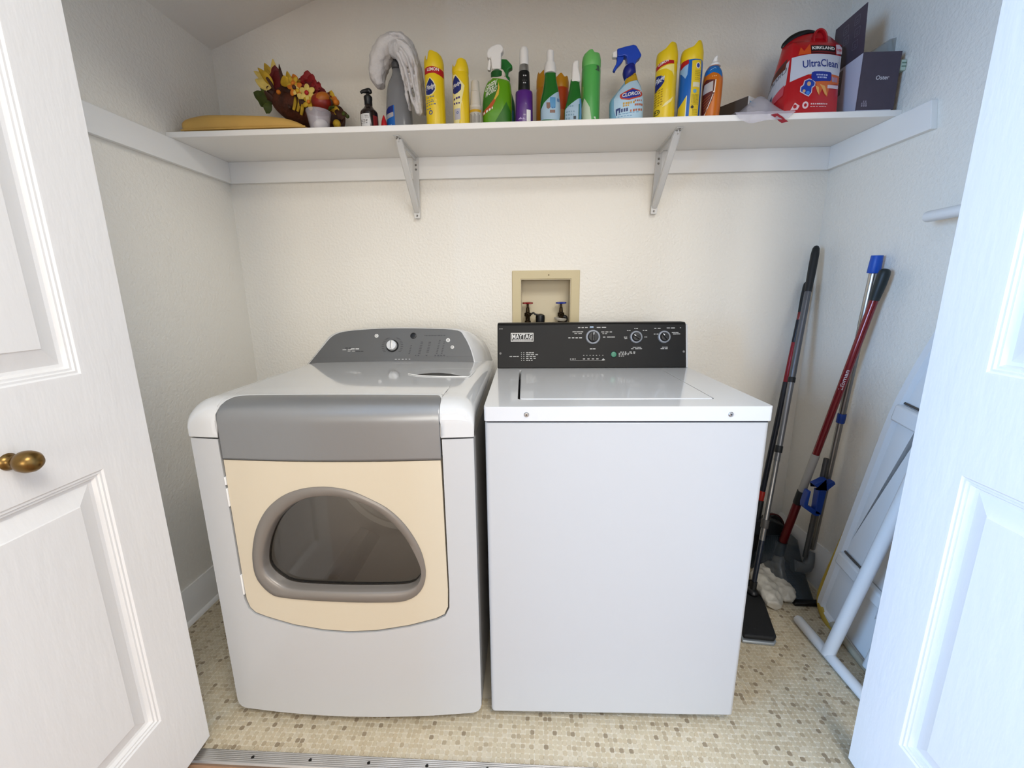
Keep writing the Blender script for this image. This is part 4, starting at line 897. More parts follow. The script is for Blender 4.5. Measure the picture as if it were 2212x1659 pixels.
prt('lettering', bo, B_(p2, 980, 995.5, 215, 5, 3, 7, .9, skew=.2)+B_(p2, 980.5, 996, 224, 4, 3, 8, .9), bd.S(.0008), INK('#3e2f7a'), .004)
prt('label', bo, [P_rect(p2.L(981, 240)[0], p2.L(995, 240)[0], p2.L(990, 259)[1], p2.L(990, 235)[1])], bd.S(.0008), INK('#b9b6bd'), .004)
prt('lettering', bo, [P_ring(circ(*p2.L(989, 244), .004, n=14), circ(*p2.L(989, 244), .002, n=14))], bd.S(.0011), INK('#4d62a0'), .004)
# --- small white bottle
sw = Item('small_spray_bottle', 'small slim off-white spray bottle with yellow-striped label', 'spray bottle', 1027.5, -.25, 230)
z1 = sw.L(1027, 232)[1]; z2 = sw.L(1027, 224)[1]; z3 = sw.L(1027, 197, .012)[1]; z4 = sw.L(1027, 174, .004)[1]; R = .0215
bd = Body([(0, 0, R*.95), (.003, 0, R), (z1, 0, R), (z1+.004, 0, R*.97)], 1, 2); bo = bd.build('bottle', M('ivory_plastic', '#c5bba9', .4), sw.o)
prt('label', bo, [P_rect(-R*.9, R*.9, .004, z1-.012)], bd.S(), INK('#b8b4ab'), .003); prt('label', bo, [P_rect(-R*.9, R*.9, z1-.012, z1-.004)], bd.S(), INK('#c69a16'), .003)
prt('lettering', bo, [P_rect(-R*.75+i*.0042, -R*.75+i*.0042+.0018, .012, z1-.016-.004*(i % 3)) for i in range(8)], bd.S(.0008), INK('#77736d'), .003)
b = BM(); lathe(b, [(R*.97, z1), (R*.97, z2), (R*.86, z2+.002), (R*.74, z3), (R*.66, z3+.002), (R*.64, z4-.005), (R*.55, z4-.001), (R*.2, z4)], 28); new('cap', b, M('ivory_cap', '#d2cabb', .4), sw.o)

# --- green trigger bottle
GR1 = M('green_bottle', '#5d9a0e', .22, coat=.3); GRD = M('green_dark', '#11521c', .35)
g1 = Item('green_spray_bottle', 'bright green spray bottle with white trigger head', 'spray bottle', 1073, -.225, 230, R=.03)
def pxrows(it, rows, d=.02):
    o = []
    for y, a, c in rows: (xa, z), (xc, z2) = it.L(a, y, d), it.L(c, y, d); o.append(((z+z2)/2, (xa+xc)/2, (xc-xa)/2))
    return o
rows = pxrows(g1, [(262, 1042, 1105.5), (240, 1040.5, 1105.5), (205, 1042, 1105), (190, 1045, 1104), (176, 1050, 1102), (168, 1056, 1097), (160, 1060, 1091)], .022)
rows = [(0, rows[0][1], rows[0][2]*.96), (.004, rows[0][1], rows[0][2])]+rows
bd = Body(smoothrows(rows, 4), .62, 2.5); bo = bd.build('bottle', GR1, g1.o)
prt('shoulder', bo, [P_poly(g1.Ls(c5([(1560, 480), (1690, 480), (1750, 560), (1775, 625), (1640, 600), (1570, 590), (1530, 640)])))], bd.S(), INK('#d9cdbf'), .004)
prt('label_art', bo, [P_poly(g1.Ls(c5([(1630, 660), (1655, 720), (1640, 830), (1590, 900), (1520, 970), (1450, 1010), (1450, 900), (1480, 800), (1540, 710)])))], bd.S(), INK('#39731a'), .004)
prt('label_art', bo, [P_poly(g1.Ls(c5([(1640, 650), (1655, 720), (1645, 810), (1600, 880), (1540, 950), (1600, 840), (1635, 740)])))], bd.S(.0008), INK('#d8b13a'), .004)
prt('label_art', bo, [P_poly(g1.Ls(c5([(1590, 860), (1610, 880), (1560, 980), (1460, 1050), (1452, 1010), (1530, 940)])))], bd.S(.0010), INK('#b8501a'), .004)
prt('lettering', bo, [T_(g1, 'GREEN', 1048, 1071, 186, 201, slant=.3, bold=.02, skew=.5), T_(g1, 'WORKS', 1048, 1072, 201, 213, slant=.3, bold=.02, skew=.5)]+B_(g1, 1045, 1069, 246, 5, 4, 5, .7, skew=.45), bd.S(.0014), INK('#e9ead8'), .004)
prt('label_art', bo, [P_poly(g1.Ls(c5([(1735, 890), (1795, 1010), (1795, 1140), (1600, 1140), (1680, 1000)])))], bd.S(.0006), INK('#2d6d12'), .004)
b = BM(); z = g1.L(1073, 161)[1]; cx = g1.L(1073, 161)[0]; lathe(b, [(.0165, z-.008), (.0225, z-.002), (.0225, z+.014), (.017, z+.02)], 26, (cx, 0)); new('collar', b, GRD, g1.o)
hd = [(1500, 310), (1510, 262), (1555, 218), (1620, 190), (1670, 195), (1697, 228), (1697, 268), (1672, 305), (1668, 495), (1562, 495), (1548, 355), (1520, 362), (1505, 345)]
b = BM(); prism(b, g1.Ls(c5(hd), .013), lambda a, c: (a, -.0145, c), lambda a, c: (a, .0145, c)); th_ = new('trigger_head', b, WHITEP, g1.o, bevel=.007, seg=4)
b = BM(); prism(b, g1.Ls(c5([(1522, 365), (1548, 372), (1550, 440), (1540, 500), (1506, 492), (1514, 430)]), .011), lambda a, c: (a, -.008, c), lambda a, c: (a, .008, c)); new('trigger', b, WHITEP, th_, bevel=.002)
# --- green sprayer behind it
g2 = Item('green_trigger_sprayer', 'dark green spray bottle half hidden behind the bright green one', 'spray bottle', 1092, -.11, 190, R=.03)
bd = Body(smoothrows([(0, 0, .034), (.004, 0, .036), (.11, 0, .036), (.15, 0, .028), (.185, 0, .014), (.20, 0, .013)], 4), .6, 2.4); bo = bd.build('bottle', M('teal_bottle', '#1d5a3c', .3), g2.o)
prt('label', bo, [P_rect(-.030, .030, .03, .10)], bd.S(), INK('#2b6f8e'), .004)
prt('label', bo, [P_rect(-.030, .030, .03, .06)], bd.S(.0008), INK('#6b8f22'), .004)
b = BM(); prism(b, g2.Ls(c5([(1600, 370), (1740, 375), (1790, 430), (1812, 460), (1802, 480), (1760, 505), (1750, 590), (1640, 560), (1600, 480)]), .010), lambda a, c: (a, -.013, c), lambda a, c: (a, .013, c)); new('trigger_head', b, M('green_head', '#1c7a2c', .35), g2.o, bevel=.005, seg=3)
b = BM(); lathe(b, [(.016, .19), (.017, .193), (.017, .215), (.012, .218)], 22); new('collar', b, M('green_head'), g2.o)

# --- purple bottle
pu_ = Item('purple_bottle', 'purple bottle with black neck and ribbed white cap', 'bottle', 1132, -.245, 190)
z1 = pu_.L(1132, 192)[1]; z2 = pu_.L(1132, 151, .015)[1]; z3 = pu_.L(1132, 138, .012)[1]; z4 = pu_.L(1132, 102, 0)[1]
bd = Body([(0, 0, .029), (.003, 0, .0305), (z1-.008, 0, .0295), (z1-.003, 0, .0285), (z1, 0, .024)], .9, 2.4); bo = bd.build('bottle', M('purple_plastic', '#4f1a78', .3, coat=.2), pu_.o)
b = BM(); lathe(b, [(.0200, z1-.002), (.0205, z1+.004), (.0190, z2-.012), (.0185, z2-.002), (.016, z2)], 28); nk = new('neck', b, BLACK, pu_.o)
b = BM(); lathe(b, [(.0165, z2), (.0165, z2+.008), (.0155, z3-.002), (.0150, z3)], 28); new('collar', b, CHROME, pu_.o)
b = BM(); N = 40; rs = []
for r, z in ((.0155, z3), (.0152, z3+.006), (.0145, z4-.014), (.0138, z4-.007), (.0105, z4-.002), (.004, z4)): rs.append([(r*(1+.035*(i % 2)*(z3+.004 < z < z4-.010))*math.cos(2*PI*i/N), r*(1+.035*(i % 2)*(z3+.004 < z < z4-.010))*math.sin(2*PI*i/N), z) for i in range(N)])
rings(b, rs); new('cap', b, WHITEP, pu_.o, smooth=30)
prt('label', bo, [P_rect(pu_.L(1137.5, 250)[0], pu_.L(1146, 250)[0], .006, pu_.L(1140, 237)[1])], bd.S(), WHI, .003)
prt('lettering', bo, [P_poly(pu_.Ls([(1119, 258), (1125, 253), (1128, 258), (1131, 254), (1134, 258)]))], bd.S(), INK('#b9a4cf'), .003)
Bn = Body([(z1, 0, .0200), (z2, 0, .0187)], 1, 2)
prt('lettering', nk, B_(pu_, 1130, 1138, 161.5, 2.6, 2, 3, .9)+B_(pu_, 1130, 1137, 177.5, 2.6, 2, 4, .9), Bn.S(.0008), INK('#bdbdbd'), .003)
prt('lettering', nk, B_(pu_, 1128, 1140, 172, 2, 3, 9, .8), Bn.S(.0008), INK('#4a4a4a'), .003)

# --- two orange-capped cans behind
OC = M('cap_orange', '#c98a0e', .4); OB = M('can_orange_red', '#b9430f', .35)
for px, lab_, tp, R, Y in ((1176, 'orange-capped can hidden behind the green glass cleaner, left one', 150, .030, -.115), (1211, 'red-orange can with jagged orange cap behind the green glass cleaners', 157, .030, -.115)):
    it = Item('orange_can', lab_, 'aerosol can', px, Y, 200, 'orange cans at the back'); hb = it.L(px, 187)[1]; zt = it.L(px, tp)[1]
    bd, bo, c_ = can(it, R, hb, 0, OC, OB if px > 1200 else M('can_orange', '#c37a17', .35), [(0, .8), (60, .6), (150, .7), (180, .8), (210, .9), (225, .5), (270, 1.0), (300, .45), (330, .75), (360, .8)], zt, zt-.022)
    if px > 1200: prt('label', bo, [P_rect(-.026, .026, hb*.25, hb*.55)], bd.S(), INK('#c9793a'), .004)

# --- green glass cleaners with white pump tops
def cleaner(px, lab_, rowsb, zc0, zc1, ztop, head, Y, panel, panel2):
    it = Item('glass_cleaner_bottle', lab_, 'spray bottle', px, Y, 220, 'green glass cleaners', R=.03)
    r = pxrows(it, rowsb, .02); r = [(0, r[0][1], r[0][2]*.96), (.004, r[0][1], r[0][2])]+r
    bd = Body(smoothrows(r, 4), .66, 2.4); bo = bd.build('bottle', M('green_clear', '#1e6a22', .15, coat=.4), it.o)
    prt('label', bo, [P_poly(it.Ls(panel))], bd.S(), INK('#a9c4d6'), .004); prt('label', bo, [P_poly(it.Ls(panel2))], bd.S(.0008), INK('#5d9bc9'), .004)
    return it, bd, bo
c3 = lambda pts: [(1020+x/5.53, 60+y/5.53) for x, y in pts]
it, bd, bo = cleaner(1189.5, 'green glass cleaner bottle with white pump in front of orange cans', [(262, 1168, 1211), (225, 1167, 1211), (208, 1169, 1209), (190, 1173, 1207), (170, 1176, 1203), (152, 1177.5, 1201)], 0, 0, 0, None, -.235,
    c3([(1055, 735), (1040, 735), (980, 780), (920, 830), (860, 890), (825, 960), (822, 1090), (1040, 1095), (1058, 1000)]), c3([(930, 825), (995, 825), (995, 950), (960, 965), (925, 940)]))
prt('label_art', bo, [P_poly(it.Ls(c3([(888, 890), (930, 890), (935, 950), (910, 970), (890, 950)]))), P_rect(it.L(1188, 240)[0], it.L(1199, 240)[0], it.L(1190, 243.5)[1], it.L(1190, 237)[1])], bd.S(.0012), INK('#8a6a5c'), .004)
prt('lettering', bo, P_bars(it.L(1192, 232)[0], it.L(1200, 232)[0], it.L(1190, 232)[1], .003, 2, 3)+P_bars(it.L(1203, 215)[0], it.L(1209, 215)[0], it.L(1205, 215)[1], .012, 2, 4), bd.S(.0012), INK('#3f6ea8'), .004)
b = BM(); cx = it.L(1189, 140)[0]; za, zb, zc_, zd = it.L(1189, 150, .018)[1], it.L(1189, 133, .014)[1], it.L(1189, 127, .010)[1], it.L(1189, 109, .004)[1]
lathe(b, [(.0205, za-.006), (.0205, za+.012), (.0190, za+.016), (.0175, zb), (.0135, zb+.002), (.0124, zc_), (.0120, zd-.001), (.0110, zd)], 28, (cx, 0)); new('pump_cap', b, WHITEP, it.o, smooth=40)
it, bd, bo = cleaner(1239, 'green glass cleaner bottle with sloped white nozzle beside the light green can', [(262, 1220, 1257), (235, 1220, 1257), (222, 1223, 1257), (205, 1227, 1256), (185, 1231, 1254), (166, 1234, 1252)], 0, 0, 0, None, -.245,
    c3([(1330, 810), (1270, 830), (1180, 900), (1115, 960), (1110, 1120), (1270, 1120), (1275, 900), (1345, 830)]), c3([(1345, 815), (1285, 830), (1280, 1110), (1290, 1110), (1330, 1040), (1340, 920)]))
prt('lettering', bo, B_(it, 1227, 1240, 228, 3, 3, 5)+B_(it, 1224, 1243, 240, 3, 4, 6)+B_(it, 1223, 1243, 247, 4, 4, 7)+B_(it, 1223, 1234, 255, 5, 2, 8), bd.S(.0012), INK('#7fa0b4'), .004)
prt('lettering', bo, [P_rect(it.L(1239, 250)[0], it.L(1244.5, 250)[0], it.L(1240, 256)[1], it.L(1240, 249.5)[1])], bd.S(.0012), INK('#2e3a42'), .004)
b = BM(); prism(b, it.Ls(c3([(1186, 640), (1190, 580), (1195, 500), (1200, 420), (1225, 385), (1275, 380), (1270, 470), (1290, 560), (1296, 640)]), .010), lambda a, c: (a, -.012, c), lambda a, c: (a, .012, c)); new('nozzle_cap', b, WHITEP, it.o, bevel=.005, seg=3)

# --- light green can
gc = Item('green_can', 'light green aerosol can standing left of the blue trigger bottle', 'aerosol can', 1276, -.215, 190)
R = .0325; hb = gc.L(1276, 140)[1]; zt = gc.L(1274, 107)[1]
bd, bo, c_ = can(gc, R, hb, 0, M('cap_green', '#6cbd63', .4), M('can_green', '#52ae52', .3, coat=.3), [(0, .6), (90, .5), (180, .55), (215, .7), (255, 1.0), (268, 1.0), (285, .55), (330, .68), (360, .6)], zt, zt-.022)
prt('label_art', bo, [P_poly(gc.Ls(c3([(1310, 960), (1340, 840), (1400, 960), (1420, 1110), (1320, 1110)])))], bd.S(), INK('#cfe0c4'), .004)
prt('label_art', bo, [P_poly(gc.Ls(c3([(1300, 660), (1335, 700), (1330, 830), (1300, 820)])))], bd.S(), INK('#8cc46a'), .004)
prt('label_art', bo, [P_poly(gc.Ls(c3([(1480, 455), (1515, 455), (1520, 520), (1465, 515), (1490, 490)])))], bd.S(), INK('#45604a'), .004)
prt('lettering', bo, [P_poly(gc.Ls(c3([(1450, 1070), (1470, 1068), (1475, 1090), (1462, 1098), (1448, 1085)])))], bd.S(), INK('#e2eeda'), .004)

# --- blue trigger bottle
cx_ = Item('blue_trigger_bottle', 'light blue spray bottle with royal blue trigger head', 'spray bottle', 1357, -.245, 220, R=.035)
c7 = lambda pts: [(1300+x/7.9, 80+y/7.9) for x, y in pts]
rows = pxrows(cx_, [(80+y/7.9, 1300+a/7.9, 1300+c/7.9) for y, a, c in ((1400, 152, 718), (1250, 150, 728), (1080, 152, 735), (1010, 180, 733), (900, 270, 715), (800, 345, 690), (720, 405, 655), (640, 425, 628), (560, 430, 605), (490, 432, 588))], .025)
rows = [(0, rows[0][1], rows[0][2]*.97), (.004, rows[0][1], rows[0][2])]+rows
bd = Body(smoothrows(rows, 4), .60, 2.6); bo = bd.build('bottle', M('light_blue_bottle', '#7fb3d0', .25, coat=.3), cx_.o)
prt('label', bo, [P_poly(cx_.Ls(c7([(470, 740), (610, 700), (665, 800), (715, 920), (722, 1150), (718, 1390), (250, 1390), (210, 1250), (210, 1060), (280, 930), (400, 800)])))], bd.S(), INK('#b4d2e4'), .004)
prt('gold_collar', bo, [P_poly(cx_.Ls(c7([(610, 552), (635, 690), (500, 730), (410, 790), (420, 700), (480, 620)])))], bd.S(.0008), INK('#b9951f'), .004)
prt('lettering', bo, B_(cx_, 1360, 1377, 158, 1.2, 4, 3, .8, skew=.45)+B_(cx_, 1358, 1378, 163, 1.2, 4, 4, .8, skew=.4), bd.S(.0011), INK('#7b5d10'), .004)
dia = [(525, 860), (680, 905), (700, 950), (690, 990), (640, 1030), (460, 1090), (330, 1075), (305, 1040), (310, 990), (350, 960)]
din = [(525, 885), (655, 920), (665, 955), (655, 985), (620, 1012), (460, 1062), (355, 1055), (335, 1030), (340, 1000), (370, 975)]
prt('emblem_edge', bo, [P_poly(cx_.Ls(c7(dia)))], bd.S(.0010), INK('#c2452f'), .004); prt('emblem', bo, [P_poly(cx_.Ls(c7(din)))], bd.S(.0013), INK('#25379c'), .004)
prt('lettering', bo, [T_(cx_, 'CLOROX', 1343, 1384, 202, 212.5, slant=.15, bold=.03, skew=.16)], bd.S(.0018), WHI, .004)
prt('lettering', bo, B_(cx_, 1345, 1371, 226, 5, 5, 11, .85, skew=.12)+B_(cx_, 1345, 1360, 231, 3.5, 3, 12, .85, skew=.1), bd.S(.0010), INK('#c59a35'), .004)
prt('lettering', bo, B_(cx_, 1370, 1388, 219, 4, 4, 13, .85, skew=.12)+B_(cx_, 1360, 1389, 241, 5, 5, 14, .85, skew=.14)+B_(cx_, 1370, 1389, 228, 5, 4, 15, .85, skew=.12), bd.S(.0010), INK('#b56a4e'), .004)
prt('lettering', bo, [P_poly(cx_.Ls(c7([(240, 1240), (315, 1215), (310, 1290), (290, 1330), (285, 1260), (265, 1270), (260, 1350), (245, 1350)])))]+B_(cx_, 1341, 1357, 241, 8, 3, 16, .9, skew=.15), bd.S(.0010), INK('#22356f'), .004)
prt('lettering', bo, B_(cx_, 1336, 1380, 249, 1.2, 6, 17, .9, skew=.12)+B_(cx_, 1334, 1366, 254, 1.2, 5, 18, .9, skew=.08), bd.S(.0010), INK('#3f7fae'), .004)
BLUH = M('royal_blue', '#0d3fb0', .35)
b = BM(); r = pxrows(cx_, [(80+y/7.9, 1300+a/7.9, 1300+c/7.9) for y, a, c in ((690, 398, 470), (640, 380, 545), (580, 370, 598), (520, 380, 594), (470, 405, 588), (445, 440, 575))], .015)
rings(b, [[(c+rx*math.cos(2*PI*i/28), .018*math.sin(2*PI*i/28)*(rx/.014)**.5, z) for i in range(28)] for z, c, rx in r]); new('neck_wrap', b, M('deep_blue', '#141f7a', .35), cx_.o, smooth=60)
b = BM(); z = cx_.L(1363, 136)[1]; c = cx_.L(1363, 136)[0]; lathe(b, [(.0125, z-.006), (.0135, z-.004), (.0135, z+.004), (.012, z+.006)], 22, (c, 0)); new('collar', b, WHITEP, cx_.o)
head = [(265, 200), (400, 160), (540, 128), (590, 142), (635, 215), (678, 300), (670, 332), (605, 385), (572, 470), (440, 470), (425, 330), (385, 312), (330, 330), (272, 330)]
b = BM(); prism(b, cx_.Ls(c7(head), .013), lambda a, c: (a, -.014, c), lambda a, c: (a, .014, c)); th_ = new('trigger_head', b, BLUH, cx_.o, bevel=.005, seg=4)
b = BM(); prism(b, cx_.Ls(c7([(262, 325), (380, 325), (375, 375), (340, 432), (262, 512), (228, 580), (196, 545), (250, 448), (268, 370)]), .011), lambda a, c: (a, -.009, c), lambda a, c: (a, .009, c)); new('trigger', b, BLUH, th_, bevel=.002)
b = BM(); prism(b, cx_.Ls(c7([(188, 250), (268, 206), (268, 336), (188, 334)]), .011), lambda a, c: (a, -.010, c), lambda a, c: (a, .010, c)); new('nozzle', b, WHITEP, th_, bevel=.003)

# --- yellow can with red label
y3 = Item('polish_can', 'yellow furniture polish can with red label right of the blue trigger bottle', 'aerosol can', 1437.5, -.25, 180, 'yellow polish cans')
R = .0348; hb = y3.L(1440, 133)[1]; zt = y3.L(1449, 91)[1]
bd, bo, c_ = can(y3, R, hb, 0, YELC, YEL, [(0, .85), (60, .6), (140, .3), (180, .30), (215, .28), (235, .35), (285, 1.0), (310, 1.0), (335, .95), (360, .85)], zt, zt-.032)
prt('red_band', bo, [P_poly(y3.Ls(c7([(930, 500), (1010, 430), (1120, 385), (1222, 375), (1222, 470), (1120, 485), (1010, 515), (935, 570)])))], bd.S(), REDI, .004)
prt('lettering', bo, [T_(y3, 'LEMON', 1424, 1442, 136, 143, slant=.1, bold=.02, skew=.32)], bd.S(.0009), WHI, .004)
prt('label_art', bo, [P_poly(y3.Ls(c7([(960, 560), (1100, 505), (1222, 480), (1222, 680), (1180, 610), (1080, 560)])))], bd.S(), INK('#efdf84'), .004)
prt('emblem', bo, [P_poly(y3.Ls(c7([(955, 650), (1010, 665), (1055, 700), (1055, 780), (1010, 850), (930, 930), (920, 860), (930, 750)])))], bd.S(.0008), NAVY, .004)
prt('lettering', bo, [T_(y3, 'Pledge', 1417.5, 1433, 171, 187, slant=.15, bold=.02, skew=.5)], bd.S(.0013), INK('#dfe2ea'), .004)
prt('lettering', bo, sum([B_(y3, 1417-i*.3, 1432-i*.3, 198+i*5.4, 2.4, 3, 20+i, .85, skew=.25) for i in range(7)], []), bd.S(.0006), INK('#a07d14'), .004)
prt('label_art', bo, [P_poly(y3.Ls(c7([(1210, 1020), (1170, 1110), (1090, 1180), (1010, 1215), (1060, 1150), (1150, 1080)])))], bd.S(.0006), INK('#f1e2a2'), .004)
prt('emblem', bo, [P_ring(circ(*y3.L(1419, 243), .0085, n=20), circ(*y3.L(1419, 243), .006, n=20))]+B_(y3, 1416, 1424, 243, 4, 2, 40)+B_(y3, 1415, 1425, 256, 2, 3, 41), bd.S(.0006), INK('#5d5a20'), .004)
# --- blue and yellow can
by = Item('blue_yellow_can', 'blue and yellow polish can with yellow peaked cap', 'aerosol can', 1490.5, -.25, 180, 'yellow polish cans')
R = .0362; hb = by.L(1490, 130)[1]; zt = by.L(1505, 87)[1]
bd, bo, c_ = can(by, R, hb, 0, YELC, M('can_blue', '#0e5fb0', .28, coat=.3), [(0, .62), (60, .5), (140, .42), (180, .42), (225, .40), (250, .42), (296, .98), (308, 1.0), (335, .75), (360, .62)], zt, zt-.036)
prt('red_band', bo, [P_poly(by.Ls(c7([(1350, 460), (1400, 405), (1475, 378), (1475, 470), (1410, 500), (1350, 560)])))], bd.S(), REDI, .004)
prt('label_art', bo, [P_poly(by.Ls(c7([(1352, 560), (1410, 505), (1470, 478), (1450, 660), (1420, 720), (1380, 620)])))], bd.S(), INK('#8fb6d8'), .004)
prt('label', bo, [P_poly(by.Ls(c7([(1525, 432), (1690, 412), (1660, 900), (1620, 1388), (1460, 1388), (1500, 900)])))], bd.S(.0006), INK('#e0c021'), .004)
prt('label', bo, [P_poly(by.Ls(c7([(1285, 1250), (1340, 1180), (1430, 1025), (1415, 1200), (1400, 1400), (1285, 1400)])))], bd.S(.0006), INK('#e0c021'), .004)
prt('label_edge', bo, [P_poly(by.Ls(c7([(1430, 1020), (1440, 1020), (1412, 1400), (1400, 1400)])))], bd.S(.0009), INK('#efe9cf'), .004)
prt('emblem', bo, [P_poly(circ(*by.L(1505.5, 145), .0072, .009, 18))], bd.S(.0009), INK('#e8e2cf'), .003); prt('emblem', bo, [P_poly(circ(*by.L(1505.5, 145), .0050, .0065, 18))], bd.S(.0012), INK('#2a3f9a'), .003)
prt('lettering', bo, sum([B_(by, 1499, 1512, y, 1.6, 4, y, .85) for y in (156, 159.5, 163, 166.5, 172, 175.5)], [])+sum([B_(by, 1491-i*.2, 1507-i*.2, 208+i*2.6, 1.5, 5, 60+i, .9) for i in range(9)], [])+sum([B_(by, 1492, 1504, y, 1.4, 4, y, .8) for y in (240, 243, 246, 250)], []), bd.S(.0010), INK('#a08a1a'), .004)
prt('label', bo, [P_rect(by.L(1494, 185)[0], by.L(1509, 185)[0], by.L(1500, 191)[1], by.L(1500, 181)[1])], bd.S(.0009), INK('#d9d3b4'), .003)
prt('emblem', bo, [P_poly(circ(*by.L(1498, 200), .006, n=16))], bd.S(.0009), INK('#6ba4c0'), .003)
prt('emblem', bo, [P_poly(circ(*by.L(1492, 234.5), .005, n=8))], bd.S(.0012), INK('#1b1a18'), .003)
# --- orange foam can
oc = Item('orange_foam_can', 'orange foam cleaner can with blue top and white nozzle', 'aerosol can', 1543, -.25, 200, R=.03)
rows = pxrows(oc, [(252, 1519, 1557), (215, 1521, 1562), (175, 1524, 1566), (160, 1526.5, 1566), (150, 1529, 1564), (142, 1533, 1560), (138, 1536, 1558)], .022)
rows = [(0, rows[0][1]-.001, rows[0][2]*.97), (.004, rows[0][1]-.001, rows[0][2])]+rows
bd = Body(smoothrows(rows, 4), 1, 2); bo = bd.build('can_body', M('can_orange2', '#c8690b', .28, coat=.3), oc.o)
prt('blue_top', bo, [P_poly(oc.Ls(c7([(1800, 640), (1790, 570), (1880, 470), (2050, 465), (2062, 560), (2055, 690), (1990, 640), (1900, 605)])))], bd.S(), INK('#1768ae'), .004)
prt('lettering', bo, [P_line(*oc.L(1535, 151), *oc.L(1546, 145), .0012), P_line(*oc.L(1546, 145), *oc.L(1546, 149), .0012)], bd.S(.0008), INK('#a9cbe6'), .003)
prt('label_art', bo, [P_poly(oc.Ls(c7([(1800, 720), (1930, 745), (1905, 960), (1870, 1080), (1740, 1390), (1720, 1390), (1740, 1000), (1760, 800)])))], bd.S(), INK('#5a1d10'), .004)
prt('label_art', bo, [P_poly(oc.Ls(c7([(1780, 800), (1890, 760), (1880, 930), (1760, 965)])))], bd.S(.0008), INK('#b7aca6'), .004)
prt('label_edge', bo, [P_poly(oc.Ls(c7([(1922, 742), (1938, 742), (1910, 960), (1895, 945)]))), P_poly(circ(*oc.L(1540, 200), .0026, n=12)), P_poly(oc.Ls(c7([(1880, 985), (1890, 985), (1745, 1390), (1735, 1390)])))], bd.S(.0008), INK('#ead9c8'), .004)
prt('label_art', bo, [P_line(*oc.L(1522+i*.3, 215+i*6), *oc.L(1534-i*1.2, 206+i*6), .0016) for i in range(6)], bd.S(.0010), INK('#a3571c'), .004)
prt('lettering', bo, B_(oc, 1537, 1547, 166, 1.8, 3, 3, .9), bd.S(.0008), INK('#e6b783'), .003)
b = BM(); z = oc.L(1547, 138, .012)[1]; c = oc.L(1547, 138, .012)[0]; lathe(b, [(.0185, z-.004), (.0165, z+.003), (.010, z+.007), (.0085, z+.009), (.0085, z+.014)], 24, (c, 0)); oo = new('nozzle_base', b, WHITEP, oc.o)
b = BM(); zt = oc.L(1551, 119, .004)[1]; prism(b, [(c-.0085, z+.012), (c+.0085, z+.012), (c+.006, z+.018), (c+.007, zt), (c-.001, zt-.003), (c-.006, zt-.010)], lambda a, q: (a, -.006, q), lambda a, q: (a, .006, q)); new('nozzle', b, WHITEP, oo, bevel=.002)

# --- small carton behind the bag
kx_ = empty('small_carton', (atY(1592, 240, -.17).x, -.17, ZT), .62); tag(kx_, 'small white carton with brown end lying behind the plastic bag', 'carton')
zb = atY(1590, 213, -.21).z-ZT
b = BM(); box(b, -.028, .085, -.055, .06, 0, zb); cb = new('carton_body', b, M('white_card', '#d9d8d6', .5), kx_, smooth=0, bevel=.001)
b = BM(); box(b, -.0288, -.0281, -.054, .059, .001, zb-.001); new('end_panel', b, M('brown_card', '#4c4137', .6), cb, smooth=0)
prt('printing', cb, [P_rect(-.02, .02, zb-.020, zb-.014), P_rect(-.02, .01, zb-.028, zb-.025)], lambda a, c: (a, -.0555, c), INK('#6d9fc4'))

# --- plastic bag on the shelf edge
bg = empty('plastic_bag', (atY(1650, 240, -.27).x, -.27, ZT)); tag(bg, 'crumpled clear plastic bag hanging over the shelf edge beside the red pouch', 'bag')
g0 = bg.location.copy(); G = lambda px, py, Y: atY(px, py, Y)-g0
b = BM(); NX, NY = 26, 16; gv = {}
rn2 = random.Random(11)
for i in range(NX+1):
    for j in range(NY+1):
        t, s_ = i/NX, j/NY; Y = -.16-.155*s_; px = 1578+ (1702-1578)*t-6*math.sin(PI*s_)
        prof = math.sin(PI*min(1, t**1.35))**.7
        z = .004+.082*prof*math.sin(PI*(.15+.85*min(1, s_*1.12)))*(.45+.65*t)+.007*math.sin(9*t+5*s_)*prof+.003*rn2.random()
        x = atY(px, 235, -.27).x-g0.x
        if s_ > .84: z = max(z*.6, .004)-.0*(s_)
        p = Vector((x, Y-g0.y, max(.0025, z)))
        gv[i, j] = b.verts.new(p)
for i in range(NX):
    for j in range(NY): b.faces.new((gv[i, j], gv[i+1, j], gv[i+1, j+1], gv[i, j+1]))
edge = [gv[i, NY] for i in range(NX+1)]
prev = edge
for k, (dy_, dz) in enumerate(((-.004, -.004), (-.0055, -.012), (-.006, -.022), (-.0055, -.030))):
    row = []
    for i, v in enumerate(edge):
        t = i/NX; w = math.sin(PI*t)**.6
        row.append(b.verts.new((v.co.x+.004*math.sin(7*t+k), -.3085-.003*abs(math.sin(11*t))-g0.y-.001*k, .001+dz*w*(1+.25*math.sin(8*t)))))
    for i in range(NX): b.faces.new((prev[i], prev[i+1], row[i+1], row[i]))
    prev = row
new('film', b, sheer('bag_film', '#d5d0d8', .50, .12), bg, smooth=60, sub=1)
b = BM(); pts = [G(1672, 246, -.312), G(1684, 254, -.3135), G(1690, 260, -.3135), G(1696, 264, -.3135)]; w_ = Vector((.010, 0, .002))
rings(b, [[p-w_, p+w_, p+w_+Vector((0, .001, 0)), p-w_+Vector((0, .001, 0))] for p in pts]); new('ribbon', b, M('red_ribbon', '#8f1626', .5), bg)

